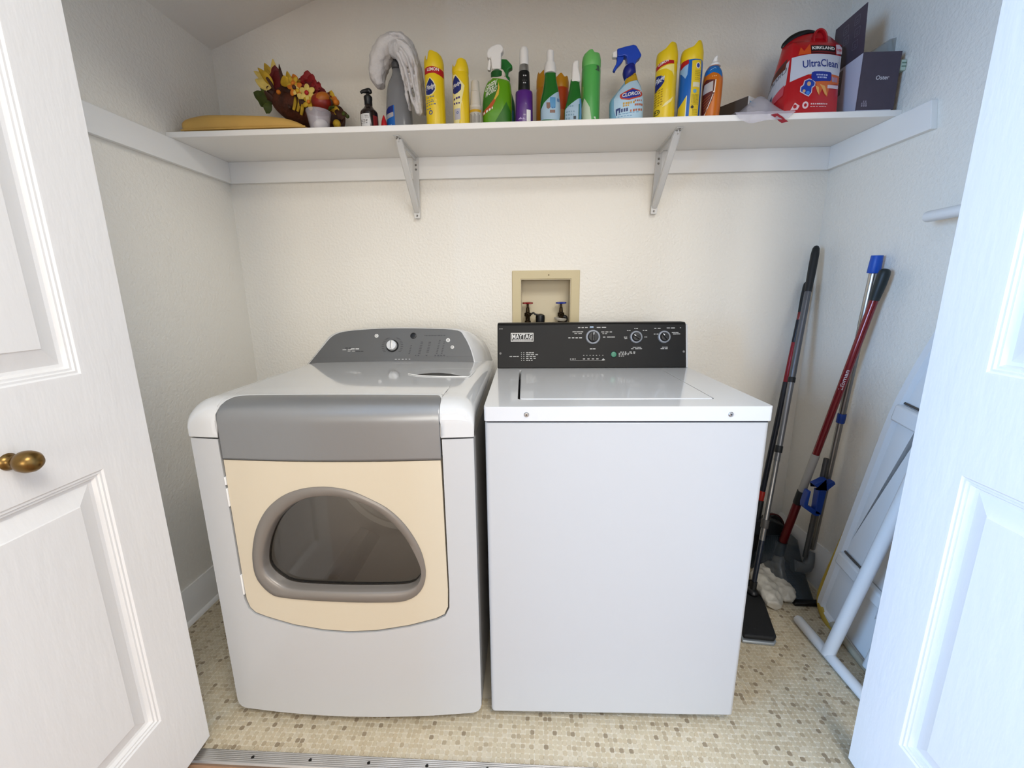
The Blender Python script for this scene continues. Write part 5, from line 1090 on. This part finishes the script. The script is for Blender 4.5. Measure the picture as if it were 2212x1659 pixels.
# --- red detergent pouch
pc = empty('detergent_pouch', (0, 0, 0)); tag(pc, 'red and white laundry pouch with handle, standing right of the plastic bag', 'pouch')
FLb, FRb = atY(1690, 252, -.275), atY(1806, 248, -.275); FLb.z = FRb.z = ZT+.0005; FLt, FRt = atY(1714, 93, -.235), atY(1818, 97, -.235)
FLb.y = FRb.y = -.275; base = Vector(((FLb.x+FRb.x)/2, -.2, ZT)); pc.location = base
BLb, BRb = Vector((FLb.x+.006, -.115, ZT+.0005)), Vector((FRb.x-.005, -.115, ZT+.0005)); BLt, BRt = Vector((FLt.x+.004, -.205, FLt.z+.012)), Vector((FRt.x-.012, -.205, FRt.z-.004))
_arc = [atY(*p, -.20) for p in ((1690, 104), (1700, 91), (1718, 79), (1738, 72), (1760, 70), (1790, 77), (1814, 97))]; _arcs = catmull(_arc, 6)
def backtop(u): k = max(0, min(1, u))*(len(_arcs)-1); i = min(int(k), len(_arcs)-2); return _arcs[i].lerp(_arcs[i+1], k-i)
BLt, BRt = backtop(0), backtop(1)
def pouch_front(u, w, off=0.0):
    p = (FLb.lerp(FRb, u)).lerp(FLt.lerp(FRt, u), w); bulge = .017*(math.sin(PI*max(0, min(1, u)))**.7)*(math.sin(PI*max(0, min(1, w)))**.6)
    return p+Vector((0, -bulge-off, .006*math.sin(PI*u)*w))-base
def pouch_side(u, w, off=0.0):      # u: 0 front .. 1 back, left gusset
    p = FLb.lerp(BLb, u).lerp(FLt.lerp(BLt, u), w); k = math.sin(PI*u)**.8*math.sin(PI*min(1, w*1.02))**.6
    return p+Vector((-.020*k-off, -.012*math.sin(PI*max(0, min(1, w)))**.6*0, 0))-base
PR = M('pouch_red', '#b4131c', .3, coat=.3, bump=(14, .35, .006))
b = BM(); nu, nw = 14, 16
def grid(f):
    g = [[b.verts.new(f(i/nu, j/nw)) for j in range(nw+1)] for i in range(nu+1)]
    for i in range(nu):
        for j in range(nw): b.faces.new((g[i][j], g[i+1][j], g[i+1][j+1], g[i][j+1]))
grid(pouch_front); grid(pouch_side)
def pr_(u, w):
    p = FRb.lerp(BRb, u).lerp(FRt.lerp(BRt, u), w); k = math.sin(PI*u)**.8*math.sin(PI*w)**.6; return p+Vector((.010*k, 0, 0))-base
grid(pr_); grid(lambda u, w: (BLb.lerp(BRb, u)).lerp(backtop(u), w)+Vector((0, .012*math.sin(PI*u)*math.sin(PI*w), 0))-base)
grid(lambda u, w: FLb.lerp(FRb, u).lerp(BLb.lerp(BRb, u), w)-base); grid(lambda u, w: FLt.lerp(FRt, u).lerp(backtop(u), w)+Vector((0, 0, .006*math.sin(PI*u)*(1-w)))-base)
bmesh.ops.remove_doubles(b, verts=b.verts[:], dist=.0008)
po = new('pouch_body', b, PR, pc, smooth=50)
def uvc(x, y):
    w = (1352-y)/(1352-364); w0 = (1366-y)/(1366-338); xl = 325+(468-325)*w0; xr = 1080+(1171-1080)*w0; return ((x-xl)/(xr-xl), w)
def fp(pts): return P_poly([uvc(*p) for p in pts])
PFm = lambda off: (lambda u, w: pouch_front(u, w, off))
prt('white_band', po, [fp([(440, 570), (560, 560), (700, 552), (900, 550), (1160, 530), (1140, 680), (1120, 815), (960, 815), (800, 810), (640, 830), (520, 865), (410, 900)])], PFm(.0012), INK('#c9ccd6'), .05)
prt('flame', po, [fp([(520, 545), (560, 440), (600, 500), (690, 400), (690, 548)])], PFm(.0011), INK('#d1521e'), .05)
prt('flame', po, [fp([(640, 832), (900, 812), (1118, 818), (1110, 930), (960, 960), (920, 1120), (880, 1090), (840, 1020), (800, 1110), (750, 960), (720, 860)])], PFm(.0011), INK('#d0662f'), .05)
prt('flame', po, [fp([(800, 960), (880, 980), (925, 1110), (885, 1085), (840, 1010)]), fp([(740, 980), (790, 1000), (800, 1100), (770, 1060)])], PFm(.0014), INK('#e0a35a'), .05)
prt('brand_box', po, [fp([(698, 428), (1062, 412), (1055, 535), (692, 545)])], PFm(.0016), INK('#140f10'), .05)
def ftext(s, x0, x1, y0, y1, skew, bold=0.0, slant=0.0):
    V, F = P_text(s, 0, 1, 0, 1, 0, bold); return ([uvc(x0+(x1-x0)*a+slant*c, y1+(y0-y1)*c+skew*a) for a, c in V], F)
prt('lettering', po, [ftext('KIRKLAND', 710, 1045, 446, 490, -16, .03)], PFm(.0021), WHI, .05)
prt('brand_stripe', po, [fp([(700, 512), (1050, 500), (1048, 526), (698, 536)])], PFm(.0019), INK('#6d1216'), .05)
prt('lettering', po, [ftext('UltraClean', 572, 1088, 636, 738, -22, .012)], PFm(.0018), INK('#1c2f7d'), .05)
prt('lettering', po, [ftext('TM', 1090, 1112, 630, 642, 0)], PFm(.0018), INK('#1c2f7d'), .05)
prt('blue_badge', po, [fp([(690, 805), (720, 795), (960, 790), (978, 805), (975, 895), (955, 912), (730, 928), (690, 905), (680, 860)])], PFm(.0019), INK('#1b3190'), .05)
prt('lettering', po, [(lambda V, F: ([uvc(*p) for p in V], F))(*q) for q in P_bars(750, 915, 838, 20, 6, 3, .9)+P_bars(765, 905, 872, 20, 5, 4, .9)], PFm(.0023), INK('#bfc6e0'), .05)
prt('pod_picture', po, [fp([(590, 905), (650, 885), (700, 900), (740, 940), (735, 985), (700, 1010), (695, 1070), (655, 1120), (610, 1100), (535, 1050), (540, 985), (575, 960)])], PFm(.0017), INK('#c8c2cf'), .05)
prt('pod_picture', po, [fp([(600, 915), (650, 897), (695, 910), (728, 945), (722, 980), (688, 1000), (684, 1065), (650, 1106), (615, 1088), (548, 1045), (553, 992), (585, 970)])], PFm(.0020), INK('#1d3f9d'), .05)
prt('pod_picture', po, [P_poly([uvc(*p) for p in circ(650, 955, 26, 30, 14)]), P_poly([uvc(*p) for p in circ(588, 1045, 20, 22, 12)])], PFm(.0023), INK('#c9a27a'), .05)
prt('pod_picture', po, [P_poly([uvc(*p) for p in circ(640, 1070, 24, 24, 12)])], PFm(.0023), INK('#3f80cf'), .05)
prt('white_strip', po, [fp([(920, 965), (1098, 950), (1095, 998), (918, 1010)]), fp([(1075, 385), (1130, 375), (1170, 410), (1165, 500), (1070, 525)])], PFm(.0017), INK('#d3c3cc'), .05)
prt('lettering', po, [ftext('100', 1090, 1160, 440, 475, -6, .03)], PFm(.0021), INK('#c22a38'), .05)
prt('lettering', po, [(lambda V, F: ([uvc(*p) for p in V], F))(*q) for q in P_bars(990, 1090, 880, 70, 5, 6, .6)], PFm(.0017), INK('#8fa5d2'), .05)
prt('symbols', po, [fp([(425, 1280), (480, 1185), (545, 1230), (520, 1278)]), P_ring([uvc(*p) for p in circ(622, 1225, 42, 46, 18)], [uvc(*p) for p in circ(622, 1225, 20, 22, 18)])]+[(lambda V, F: ([uvc(*p) for p in V], F))(*q) for q in P_bars(695, 945, 1212, 18, 9, 8, .9)+P_bars(692, 935, 1246, 9, 6, 9, .97)+P_bars(920, 945, 1325, 12, 1, 3)+P_bars(1000, 1022, 1322, 18, 1, 3)], PFm(.0013), INK('#e3c6c6'), .05)
prt('symbols', po, [P_poly([uvc(*p) for p in circ(482, 1236, 24, 26, 12)])], PFm(.0017), INK('#b4131c'), .05)
PSm = lambda off: (lambda u, w: pouch_side(u, w, off))
prt('white_band', po, [P_poly([(.02, .77), (.4, .60), (.98, .36), (.98, .05), (.5, .12), (.02, .44)])], PSm(.0012), INK('#b9b7bb'), .1)
prt('brand_box', po, [P_poly([(.10, .80), (.70, .60), (.70, .50), (.10, .66)])], PSm(.0014), INK('#5a2a1c'), .1)
prt('lettering', po, [(lambda V, F: ([(u, w-.30*u) for u, w in V], F))(*P_text('UltraClean', .06, .95, .63, .70)), (lambda V, F: ([(u, w-.34*u) for u, w in V], F))(*P_text('KIRKLAND', .14, .66, .79, .835))], PSm(.0018), INK('#3a4048'), .1)
prt('badge', po, [P_poly([(.42, .36), (.90, .14), (.90, .08), (.42, .22)])], PSm(.0018), INK('#27385a'), .1)
prt('badge', po, [P_poly([(.05, .44), (.38, .32), (.38, .22), (.05, .30)])], PSm(.0018), INK('#c04a55'), .1)
b = BM(); hp = [atY(*p, -.225)-base for p in ((1757, 97), (1757, 84), (1762, 70), (1770, 65), (1778, 68), (1783, 78), (1783, 96))]; tube(b, hp, .0085, 12, 4, sy=.5); new('handle', b, M('pouch_handle', '#a5121b', .35), pc)
b = BM(); prism(b, [(p.x, p.z) for p in hp], lambda a, c: (a, hp[0].y+.004, c), lambda a, c: (a, hp[0].y+.007, c)); new('handle_web', b, M('pouch_handle'), pc)
b = BM(); zp = [backtop(u)-base for u in (0, .1, .25, .4, .55, .66)]; tube(b, zp, [.004, .007, .008, .008, .007, .004], 10, 4, sy=1.2); new('zip_edge', b, BLACK, pc)

# --- plum box
FB = -.296; bl, br_ = atY(1848, 241, FB), atY(1941, 241, FB); x0, x1 = bl.x, min(br_.x, 1.162); zt = atY(1862, 113, FB).z-ZT
bx_ = empty('plum_carton', ((x0+x1)/2, FB, ZT)); tag(bx_, 'plum and white product carton with a raised flap at the right end of the shelf', 'carton')
hw = (x1-x0)/2; DP = .16; PLUM = M('plum_card', '#4a414d', .55, var=.05, vscale=30); WCARD = M('white_side', '#c9c9d6', .5)
b = BM(); box(b, -hw, hw, 0, .003, .004, zt); pf = new('front_face', b, PLUM, bx_, smooth=0)
b = BM(); box(b, -hw, -hw+.003, .003, DP, 0, zt); sf = new('side_face', b, WCARD, bx_, smooth=0)
b = BM(); box(b, hw-.003, hw, .003, DP, 0, zt-.004); box(b, -hw+.003, hw-.003, DP-.003, DP, 0, zt-.004); box(b, -hw+.003, hw-.003, .003, DP-.003, 0, .003); new('inner_walls', b, PLUM, bx_, smooth=0)
b = BM(); rings(b, [[(-hw, 0.004, zt+.0005), (-hw+.0015, 0.004, zt+.0005), (-hw+.0015, DP-.002, zt+.0005), (-hw, DP-.002, zt+.0005)], [(-hw-.006, .008, atY(1853, 6, FB+.01).z-ZT), (-hw-.0045, .008, atY(1853, 6, FB+.01).z-ZT), (-hw-.0045, DP-.01, atY(1853, 6, FB+.01).z-ZT), (-hw-.006, DP-.01, atY(1853, 6, FB+.01).z-ZT)]])
fl = new('lid_flap', b, PLUM, bx_, smooth=0)
zf0, zf1 = zt, atY(1853, 6, FB+.01).z-ZT
fm = lambda a, c: (-hw-.0010-.0056*(c-zf0)/(zf1-zf0)-.0004, a, c)
IC = []
for k, (a, c) in enumerate(((.045, .80), (.095, .78), (.04, .55), (.09, .55), (.045, .30))):
    zc_ = zf0+(zf1-zf0)*c; IC += [P_ring(rrect(a-.012, a+.012, zc_-.012, zc_+.012, .002, 2), rrect(a-.0105, a+.0105, zc_-.0105, zc_+.0105, .002, 2)), P_rect(a-.005, a+.005, zc_-.006, zc_-.004), P_rect(a-.004, a+.004, zc_, zc_+.002)]
prt('icons', fl, IC, fm, INK('#6d6473'))
prt('lettering', pf, [P_text('Oster', -hw+.40*2*hw, -hw+.75*2*hw, zt*.535, zt*.605, .12, .004)], lambda a, c: (a, -.0008, c), INK('#e2dfe4'))
prt('printing', pf, P_bars(-hw+.16*2*hw, -hw+.27*2*hw, zt*.17, .006, 2, 3)+P_bars(-hw+.12*2*hw, -hw+.29*2*hw, zt*.135, .006, 3, 4)+P_bars(-hw+.12*2*hw, -hw+.29*2*hw, zt*.10, .006, 3, 5), lambda a, c: (a, -.0008, c), INK('#8d8592'))
b = BM(); box(b, -hw, hw*.86, -.0006, .004, 0, .004); new('bottom_edge', b, WCARD, bx_, smooth=0)
prt('side_picture', sf, [P_poly([(.07, .02), (.12, .05), (.13, .10), (.10, zt*.5), (.155, zt*.5), (.155, .01)])], lambda a, c: (-hw-.0006, a, c), INK('#17141a'))
prt('side_picture', sf, [P_rect(.09, .155, zt*.5, zt*.95)], lambda a, c: (-hw-.0006, a, c), INK('#6f625f'))
prt('side_printing', sf, sum([P_bars(.10, .15, zt*(.58+.045*i), .003, 4, i, .85) for i in range(7)], []), lambda a, c: (-hw-.0011, a, c), INK('#a79b98'))
# clear bag and green clip poking out of the carton
pb = empty('clear_pouch', (bx_.location.x+.02, FB+.07, ZT+.004)); tag(pb, 'clear plastic bag with grey parts poking out of the plum carton', 'bag')
q0 = pb.location.copy(); b = BM(); A = [atY(*p, FB+.07)-q0 for p in ((1880, 112), (1905, 96), (1926, 82), (1934, 80), (1939, 92), (1938, 114))]
lo_ = [Vector((p.x*.8, 0, .01)) for p in A]
rings(b, [[Vector((p.x, -.02, p.z)) for p in lo_], [p+Vector((0, -.006, -.004)) for p in A], [p+Vector((0, .006, 0)) for p in A], [Vector((p.x, .03, p.z)) for p in lo_]], True, True, True); new('film', b, sheer('grey_film', '#a9aaa6', .55, .15), pb, smooth=30)
b = BM(); tube(b, [atY(1926, 118, FB+.07)-q0, atY(1922, 98, FB+.07)-q0, atY(1925, 86, FB+.068)-q0], [.008, .007, .003], 10, 3); new('grey_part', b, M('pale_part', '#c6cdc9', .4), pb)
gp = empty('green_clip', (1.1735, FB+.016, ZT+zt*.66)); tag(gp, 'pale green plastic clip sticking up beside the plum carton', 'clip')
pc0 = gp.location.copy(); a_, c_ = atY(1944, 152, FB+.02), atY(1962, 128, FB+.02); hh = (c_.z-a_.z)
b = BM(); box(b, -.009, .011, -.012, .012, 0, hh); new('clip_body', b, M('pale_green', '#b4c9ba', .4), gp, bevel=.003)
for z in (.3, .62):
    b = BM(); box(b, -.004, .0085, -.0135, -.011, hh*z, hh*z+.003); new('slot', b, M('slot_green', '#6f8a79', .5), gp, smooth=0)
gp.location.z = zt+ZT-.052

# ================================================================== brooms and mops in the right corner
def seg(A, B, t): return A+(B-A)*t
def pole(parent, A, B, parts):
    """parts along the pole: (name, t0, t1, r0, r1, material, label)"""
    for nm, t0, t1, r0, r1, m, lab in parts:
        b = BM(); P0, P1 = seg(A, B, t0), seg(A, B, t1); L = (P1-P0).length
        if nm.startswith('grip'): axlathe(b, P0, P1-P0, [(r0*.25, 0), (r0*.62, L*.02), (r0*.88, L*.07), (r0, L*.18), (r0*1.02, L*.5), (r1*1.05, L*.9), (r1, L)], 20)
        else: axlathe(b, P0, P1-P0, [(r0*.96, 0), (r0, min(.002, L*.1)), (r1, L-min(.002, L*.1)), (r1*.96, L)], 20)
        o = new(nm, b, m, parent, smooth=40)
        if lab: o['label'] = lab
GRIPK = M('grip_black', '#14171a', .5); GREYT = M('grey_tube', '#63656a', .35, .5); ALUT = M('bare_tube', '#8f8d8a', .3, .9); REDT = M('red_tube', '#7a0f1c', .22, .2, coat=.5); NAVYT = M('navy_tube', '#141a26', .35)
# flat mop
A = Vector((1.128, -.060, 1.378)); Bq = Vector((.872, -.372, .052)); fm_ = empty('flat_mop', (Bq.x, Bq.y, 0)); tag(fm_, 'grey metal flat mop with black pad, leaning in the back right corner', 'mop')
o_ = Vector((Bq.x, Bq.y, 0)); A -= o_; B2 = Bq-o_
pole(fm_, A, B2, [('grip', 0, .135, .0145, .0125, GRIPK, None), ('pole', .135, .39, .0118, .0118, GREYT, None), ('joint', .385, .40, .0132, .0132, GRIPK, None), ('pole', .40, .63, .0112, .0112, M('tube_mid', '#7b7c7f', .32, .7), None), ('joint', .585, .605, .0135, .0135, GRIPK, None),
     ('pole', .60, .86, .0105, .0105, ALUT, None), ('joint', .80, .825, .0140, .0140, M('joint_grey', '#4a4744', .45), None), ('lower_pole', .86, .99, .010, .009, NAVYT, None)])
hd_ = [(-.135, -.215), (-.035, -.225), (-.022, -.212), (.055, .065), (.045, .085), (-.045, .085), (-.055, .07)]
b = BM(); prism(b, [(x, y) for x, y in hd_], lambda a, c: (a, c, .013), lambda a, c: (a, c, .030)); new('mop_plate', b, M('pad_black', '#101113', .65, bump=(180, .4, .002)), fm_, bevel=.006, seg=3)
b = BM(); prism(b, [(x*1.04-.001, y*1.03) for x, y in hd_], lambda a, c: (a, c, .001), lambda a, c: (a, c, .0128)); new('mop_rim', b, M('rim_grey', '#9aa0a4', .35, .4), fm_, bevel=.004, seg=3)
b = BM(); ball(b, (0, 0, .036), (.022, .026, .016), 14, 8); cyl(b, (0, 0, .04), B2+(A-B2)*.02, .012, n=12); new('swivel', b, BLACK, fm_)
# red and black broom behind it
A = Vector((1.135, -.022, 1.24)); Bq = Vector((.985, -.135, .20)); br = empty('push_broom', (Bq.x, Bq.y, 0)); tag(br, 'red and black broom pole behind the grey mop in the corner', 'broom')
o_ = Vector((Bq.x, Bq.y, 0)); pole(br, A-o_, Bq-o_, [('grip', 0, .12, .013, .011, GRIPK, None), ('pole', .12, .15, .0108, .0108, REDT, None), ('band', .15, .24, .0110, .0110, NAVYT, None), ('pole', .24, .40, .0108, .0108, M('red_tube2', '#8e1c2a', .3, .2), None), ('lower_pole', .40, .86, .0112, .0112, NAVYT, None), ('red_tip', .86, .90, .012, .012, M('tip_red', '#a52216', .4), None), ('socket', .90, 1.0, .014, .016, GRIPK, None)])
b = BM(); prism(b, [(-.11, .15), (.10, .15), (.115, .20), (.06, .225), (-.06, .225), (-.115, .20)], lambda a, c: (a, -.022, c), lambda a, c: (a, .022, c)); new('broom_block', b, GRIPK, br, bevel=.006)
b = BM(); rn3 = random.Random(5)
for i in range(120):
    x = -.10+.20*(i % 24)/23; y = -.016+.032*(i//24)/4; cyl(b, (x, y, .152), (x*1.12+.004*(rn3.random()-.5), y*1.3, .002), .0014, .0009, 5)
o = new('bristles', b, M('bristle_black', '#0f0e0e', .8), br); o['kind'] = 'stuff'
# black dustpan leaning beside it
dpn = empty('black_dustpan', (1.072, -.115, 0)); tag(dpn, 'black dustpan with red edge standing behind the grey mop pole', 'dustpan')
out = [(-.075, .0), (.055, .0), (.062, .06), (.058, .15), (.040, .205), (.005, .228), (-.04, .215), (-.072, .15)]
b = BM(); prism(b, out, lambda a, c: (a, -.018+.10*c, c), lambda a, c: (a, .006+.10*c, c)); new('pan', b, M('pan_black', '#070708', .5), dpn, bevel=.006, seg=3)
b = BM(); tube(b, [(a, -.012+.10*c, c) for a, c in out[2:7]], .003, 8, 3); new('edge', b, M('edge_red', '#4e0d10', .5), dpn)
# red mop wrapped in plastic
A = Vector((1.152, -.392, 1.272)); Bq = Vector((1.052, -.205, .075)); rm = empty('red_mop', (1.0, -.31, 0)); tag(rm, 'dark red pole mop with its head wrapped in white plastic', 'mop')
o_ = Vector((1.0, -.31, 0)); A -= o_; B2 = Bq-o_
pole(rm, A, B2, [('grip', 0, .085, .0170, .0140, M('grip_slate', '#1d2628', .45), None), ('pole', .085, .575, .0128, .0128, REDT, None), ('sleeve', .575, .715, .0142, .0142, M('sleeve_white', '#a8a49e', .5), 'white plastic sleeve'), ('band', .715, .765, .0165, .0165, GRIPK, None), ('lower_pole', .765, .925, .0150, .0155, M('red_dark', '#5d0c12', .3, .2), None), ('socket', .925, 1.0, .0175, .0195, GRIPK, None)])
ax = (B2-A).normalized(); x_, y_, _d = frame(ax)
LT = []
P0 = seg(A, B2, .35); fwd = (CAM-o_-P0); fwd = (fwd-ax*fwd.dot(ax)).normalized(); sd_ = ax.cross(fwd)
def polemap(u, v): return P0-ax*u+(fwd*math.cos(v/.013)+sd_*math.sin(v/.013))*.0133
tx_ = P_text('Libman', 0, .075, -.006, .006, 0, .01)
prt('lettering', rm, [tx_], lambda u, v: polemap(u, v), INK('#d8cfd2'))
b = BM()
tube(b, [B2+Vector((0, 0, .02)), B2+Vector((-.020, -.045, -.006)), Vector((-.045, .025, .042)), Vector((-.062, -.055, .036)), Vector((-.075, -.125, .024))], [.018, .030, .046, .050, .030], 16, 5, sy=.62)
tube(b, [B2+Vector((.01, -.02, 0)), Vector((.01, .01, .05)), Vector((.005, -.06, .035)), Vector((.0, -.095, .02))], [.012, .034, .036, .018], 12, 5, sy=.6)
tube(b, [Vector((-.05, .03, .06)), Vector((-.075, -.02, .065)), Vector((-.085, -.06, .05))], [.02, .026, .018], 10, 4, sy=.7)
def crinkle(o):
    m = o.modifiers.new('remesh', 'REMESH'); m.mode = 'VOXEL'; m.voxel_size = .005; m.use_smooth_shade = True
    t = bpy.data.textures.get('crinkle') or bpy.data.textures.new('crinkle', 'VORONOI'); t.noise_scale = .03
    m = o.modifiers.new('crinkle', 'DISPLACE'); m.texture = t; m.strength = .014; m.mid_level = .6
new('wrapped_head', b, M('wrap_plastic', '#b9b3a6', .35, var=.15, vscale=30), rm, extra=crinkle)
# steel pole with blue cap, blue clip and clear dustpan
A = Vector((1.160, -.336, 1.318)); Bq = Vector((1.150, -.262, .115)); st = empty('upright_dustpan', (1.12, -.31, 0)); tag(st, 'steel pole dustpan with blue cap and blue clip against the right wall', 'dustpan')
o_ = Vector((1.12, -.31, 0)); A -= o_; B2 = Bq-o_; BLC = M('clip_blue', '#123a8c', .4)
pole(st, A, B2, [('end_cap', 0, .048, .0170, .0190, M('cap_blue', '#1450b4', .4), 'blue end cap'), ('pole', .048, .20, .0125, .0125, CHROME, None), ('pole', .20, .47, .0115, .0115, ALUT, None), ('collar', .47, .50, .0140, .0140, BLC, None), ('pole', .50, .96, .0105, .0105, ALUT, None)])
D1 = seg(A, B2, .60); sh = Vector((-.035, -.018, 0))
b = BM(); axlathe(b, D1+sh+Vector((0, 0, -.02)), (B2-A), [(.0095, 0), (.0095, .44), (.008, .442)], 16); new('side_tube', b, M('side_tube', '#5a5a5c', .35, .7), st)
def C_(px, py, Y=-.315): return atY(px, py, Y)-o_
cl = [[(1752, 1043), (1779, 1030), (1782, 1040), (1768, 1047), (1796, 1036), (1798, 1042), (1780, 1056), (1775, 1060), (1770, 1058)],
      [(1762, 1055), (1779, 1058), (1767, 1108), (1754, 1105)], [(1754, 1096), (1767, 1103), (1763, 1110), (1755, 1110), (1730, 1092), (1736, 1086)], [(1740, 1058), (1746, 1057), (1739, 1088), (1731, 1091), (1731, 1084)]]
for k, pl in enumerate(cl):
    b = BM(); prism(b, [(C_(*p).x, C_(*p).z) for p in pl], lambda a, c: (a, -.005-.018, c), lambda a, c: (a, -.005+.010, c)); new('clip', b, BLC, st, bevel=.002)
CLD = sheer('smoky_plastic', '#39424a', .62, .2)
b = BM(); pts = [(-.155, .16), (.030, .17), (.026, .035), (-.02, -.085), (-.13, -.07), (-.165, .02)]
rings(b, [[Vector((x, y, .003)) for x, y in pts], [Vector((x*.98, y*.98, .012)) for x, y in pts], [Vector((x*.80-.005, y*.6+.06, .10)) for x, y in pts], [Vector((x*.55, y*.4+.10, .16)) for x, y in pts]]); new('pan', b, CLD, st, bevel=.006)
b = BM(); tube(b, [B2+Vector((0, .0, .03)), B2+Vector((-.03, -.03, -.02)), Vector((-.05, .02, .10))], [.015, .022, .026], 12, 4); new('hinge_boss', b, M('smoke_grey', '#5c5f61', .35), st)
b = BM(); box(b, -.10, .025, -.095, -.070, .001, .016); new('pan_lip', b, BLACK, st, bevel=.003)

# ================================================================== ironing board
ib = empty('ironing_board', (1.08, -.62, 0)); tag(ib, 'folded white ironing board with yellow cover leaning on the right wall', 'ironing board')
i0 = Vector((1.08, -.62, 0)); TL = math.radians(8.4); LX = .045                # tilt towards the room, lean towards the wall per metre
ay = Vector((LX, -math.sin(TL), math.cos(TL))).normalized(); aw = Vector((0, -math.cos(TL), -math.sin(TL))); an = ay.cross(aw).normalized(); an = an if an.x < 0 else -an
O = Vector((1.098, -.417, .012))-i0                                            # rear bottom corner of the metal deck
def IB(s, w, n=0.0): return O+ay*s+aw*w+an*n
WB = .36; LB = 1.33
def half(s): return WB/2 if s < .78 else WB/2*(1-.62*((s-.78)/(LB-.78))**1.6)
def outline(inset, n=0.0):
    o = []; r = .05
    S = [0.0]+[.02*i for i in range(1, 4)]+[.1+.06*i for i in range(20)]+[LB-.03, LB-.01, LB]
    for s in S:
        h = half(min(s, LB-.04))
        if s < r: h -= (r-math.sqrt(max(0, r*r-(r-s)**2)))
        if s > LB-.06: h *= math.sqrt(max(.02, 1-((s-(LB-.06))/.0605)**2))
        o.append((min(max(s, inset), LB-inset), h-inset))
    L = [(s, WB/2-h) for s, h in o]; Rr = [(s, WB/2+h) for s, h in o[::-1]]; return L+Rr
WHM = M('board_white', '#dcdcdb', .35, bump=(10, .04, .002)); BOARDG = M('board_grey', '#8d8a86', .5)  # second board colour is a plain darker grey
b = BM(); ol = outline(0); o1 = outline(.004); o2 = outline(.022); o3 = outline(.030)
rings(b, [[IB(s, w, -.010) for s, w in ol], [IB(s, w, .012) for s, w in ol], [IB(s, w, .016) for s, w in o1], [IB(s, w, .014) for s, w in o2], [IB(s, w, .002) for s, w in o3]]); new('deck', b, WHM, ib, smooth=40)
b = BM(); rings(b, [[IB(s, w, -.026) for s, w in outline(.004)], [IB(s, w, -.028) for s, w in outline(-.008)], [IB(s, w, -.012) for s, w in outline(-.010)], [IB(s, w, -.0105) for s, w in outline(.002)]]); YC = M('cover_yellow', '#b79a3e', .8, bump=(80, .3, .002)); new('cover', b, YC, ib, smooth=50)
b = BM(); tube(b, [IB(.62, -.006, -.006), IB(.30, -.012, -.004), IB(.12, -.012, 0), IB(.045, .002, .006), IB(.010, .045, .012), IB(-.002, .12, .014), IB(.0, .135, .0)], [.003, .008, .012, .014, .013, .010, .004], 10, 5, sy=.6); new('cover_hem', b, YC, ib)
for s, hh in ((.835, .030), (.265, .026)):
    b = BM(); rings(b, [[IB(s-hh, w, n), IB(s+hh, w, n), IB(s+hh*.85, w, n+.02), IB(s-hh*.85, w, n+.02)] for w, n in ((WB/2-half(s)+.022, .004), (WB/2+half(s)-.022, .004))]); cb_ = new('cross_member', b, WHM, ib, bevel=.005)
    b = BM(); rings(b, [[IB(s+hh+.001, w, .006), IB(s+hh+.008, w, .006), IB(s+hh+.005, w, .0075), IB(s+hh+.001, w, .0075)] for w in (.024+WB/2-half(s), .11+WB/2-half(s))]); new('slot', b, M('slot_dark', '#4a4540', .6), cb_, smooth=0)
b = BM(); p = IB(.825, WB/2-half(.825)+.125, .0245); axlathe(b, p-an*.001, an, [(.009, 0), (.008, .004), (.003, .005)], 16); new('bolt', b, BLACK, ib)
# main leg with T foot
F0, F1 = Vector((.978, -.488, .018))-i0, Vector((.992, -.845, .018))-i0
b = BM(); axlathe(b, F0, F1-F0, [(.006, -.004), (.0135, 0), (.0165, .006), (.0165, (F1-F0).length-.006), (.0135, (F1-F0).length)], 18); new('foot_bar', b, WHM, ib)
LT0 = seg(F0, F1, .44); LT1 = IB(1.02, .190, .035)
b = BM(); axlathe(b, LT0, LT1-LT0, [(.0195, 0), (.0185, .03), (.0185, (LT1-LT0).length)], 20); new('leg', b, WHM, ib)
b = BM(); Q0, Q1 = IB(.03, .10, .020), IB(.03, .34, .020); axlathe(b, Q0, Q1-Q0, [(.011, 0), (.011, (Q1-Q0).length)], 14); new('inner_foot', b, M('foot_beige', '#a39b87', .45), ib)
b = BM(); Q0, Q1 = IB(.04, .265, .020), IB(.95, .27, .022); axlathe(b, Q0, Q1-Q0, [(.012, 0), (.012, (Q1-Q0).length)], 14); new('inner_leg', b, WHM, ib)
# white cloth strip hanging beside the leg
b = BM(); NX, NY = 8, 14; g = {}
for i in range(NX+1):
    for j in range(NY+1):
        t, s = i/NX, j/NY; base_ = IB(.60-.36*s, .250+.010*s, .056); g[i, j] = b.verts.new(base_+aw*(.060*t*(1-.15*s))+an*(.006*math.sin(6*t+3*s)+.004*math.sin(13*t))+ay*(.02*math.sin(3*t)*s))
for i in range(NX):
    for j in range(NY): b.faces.new((g[i, j], g[i+1, j], g[i+1, j+1], g[i, j+1]))
new('cover_flap', b, M('white_cloth', '#dcdde2', .8), ib, solid=.0015, smooth=60)
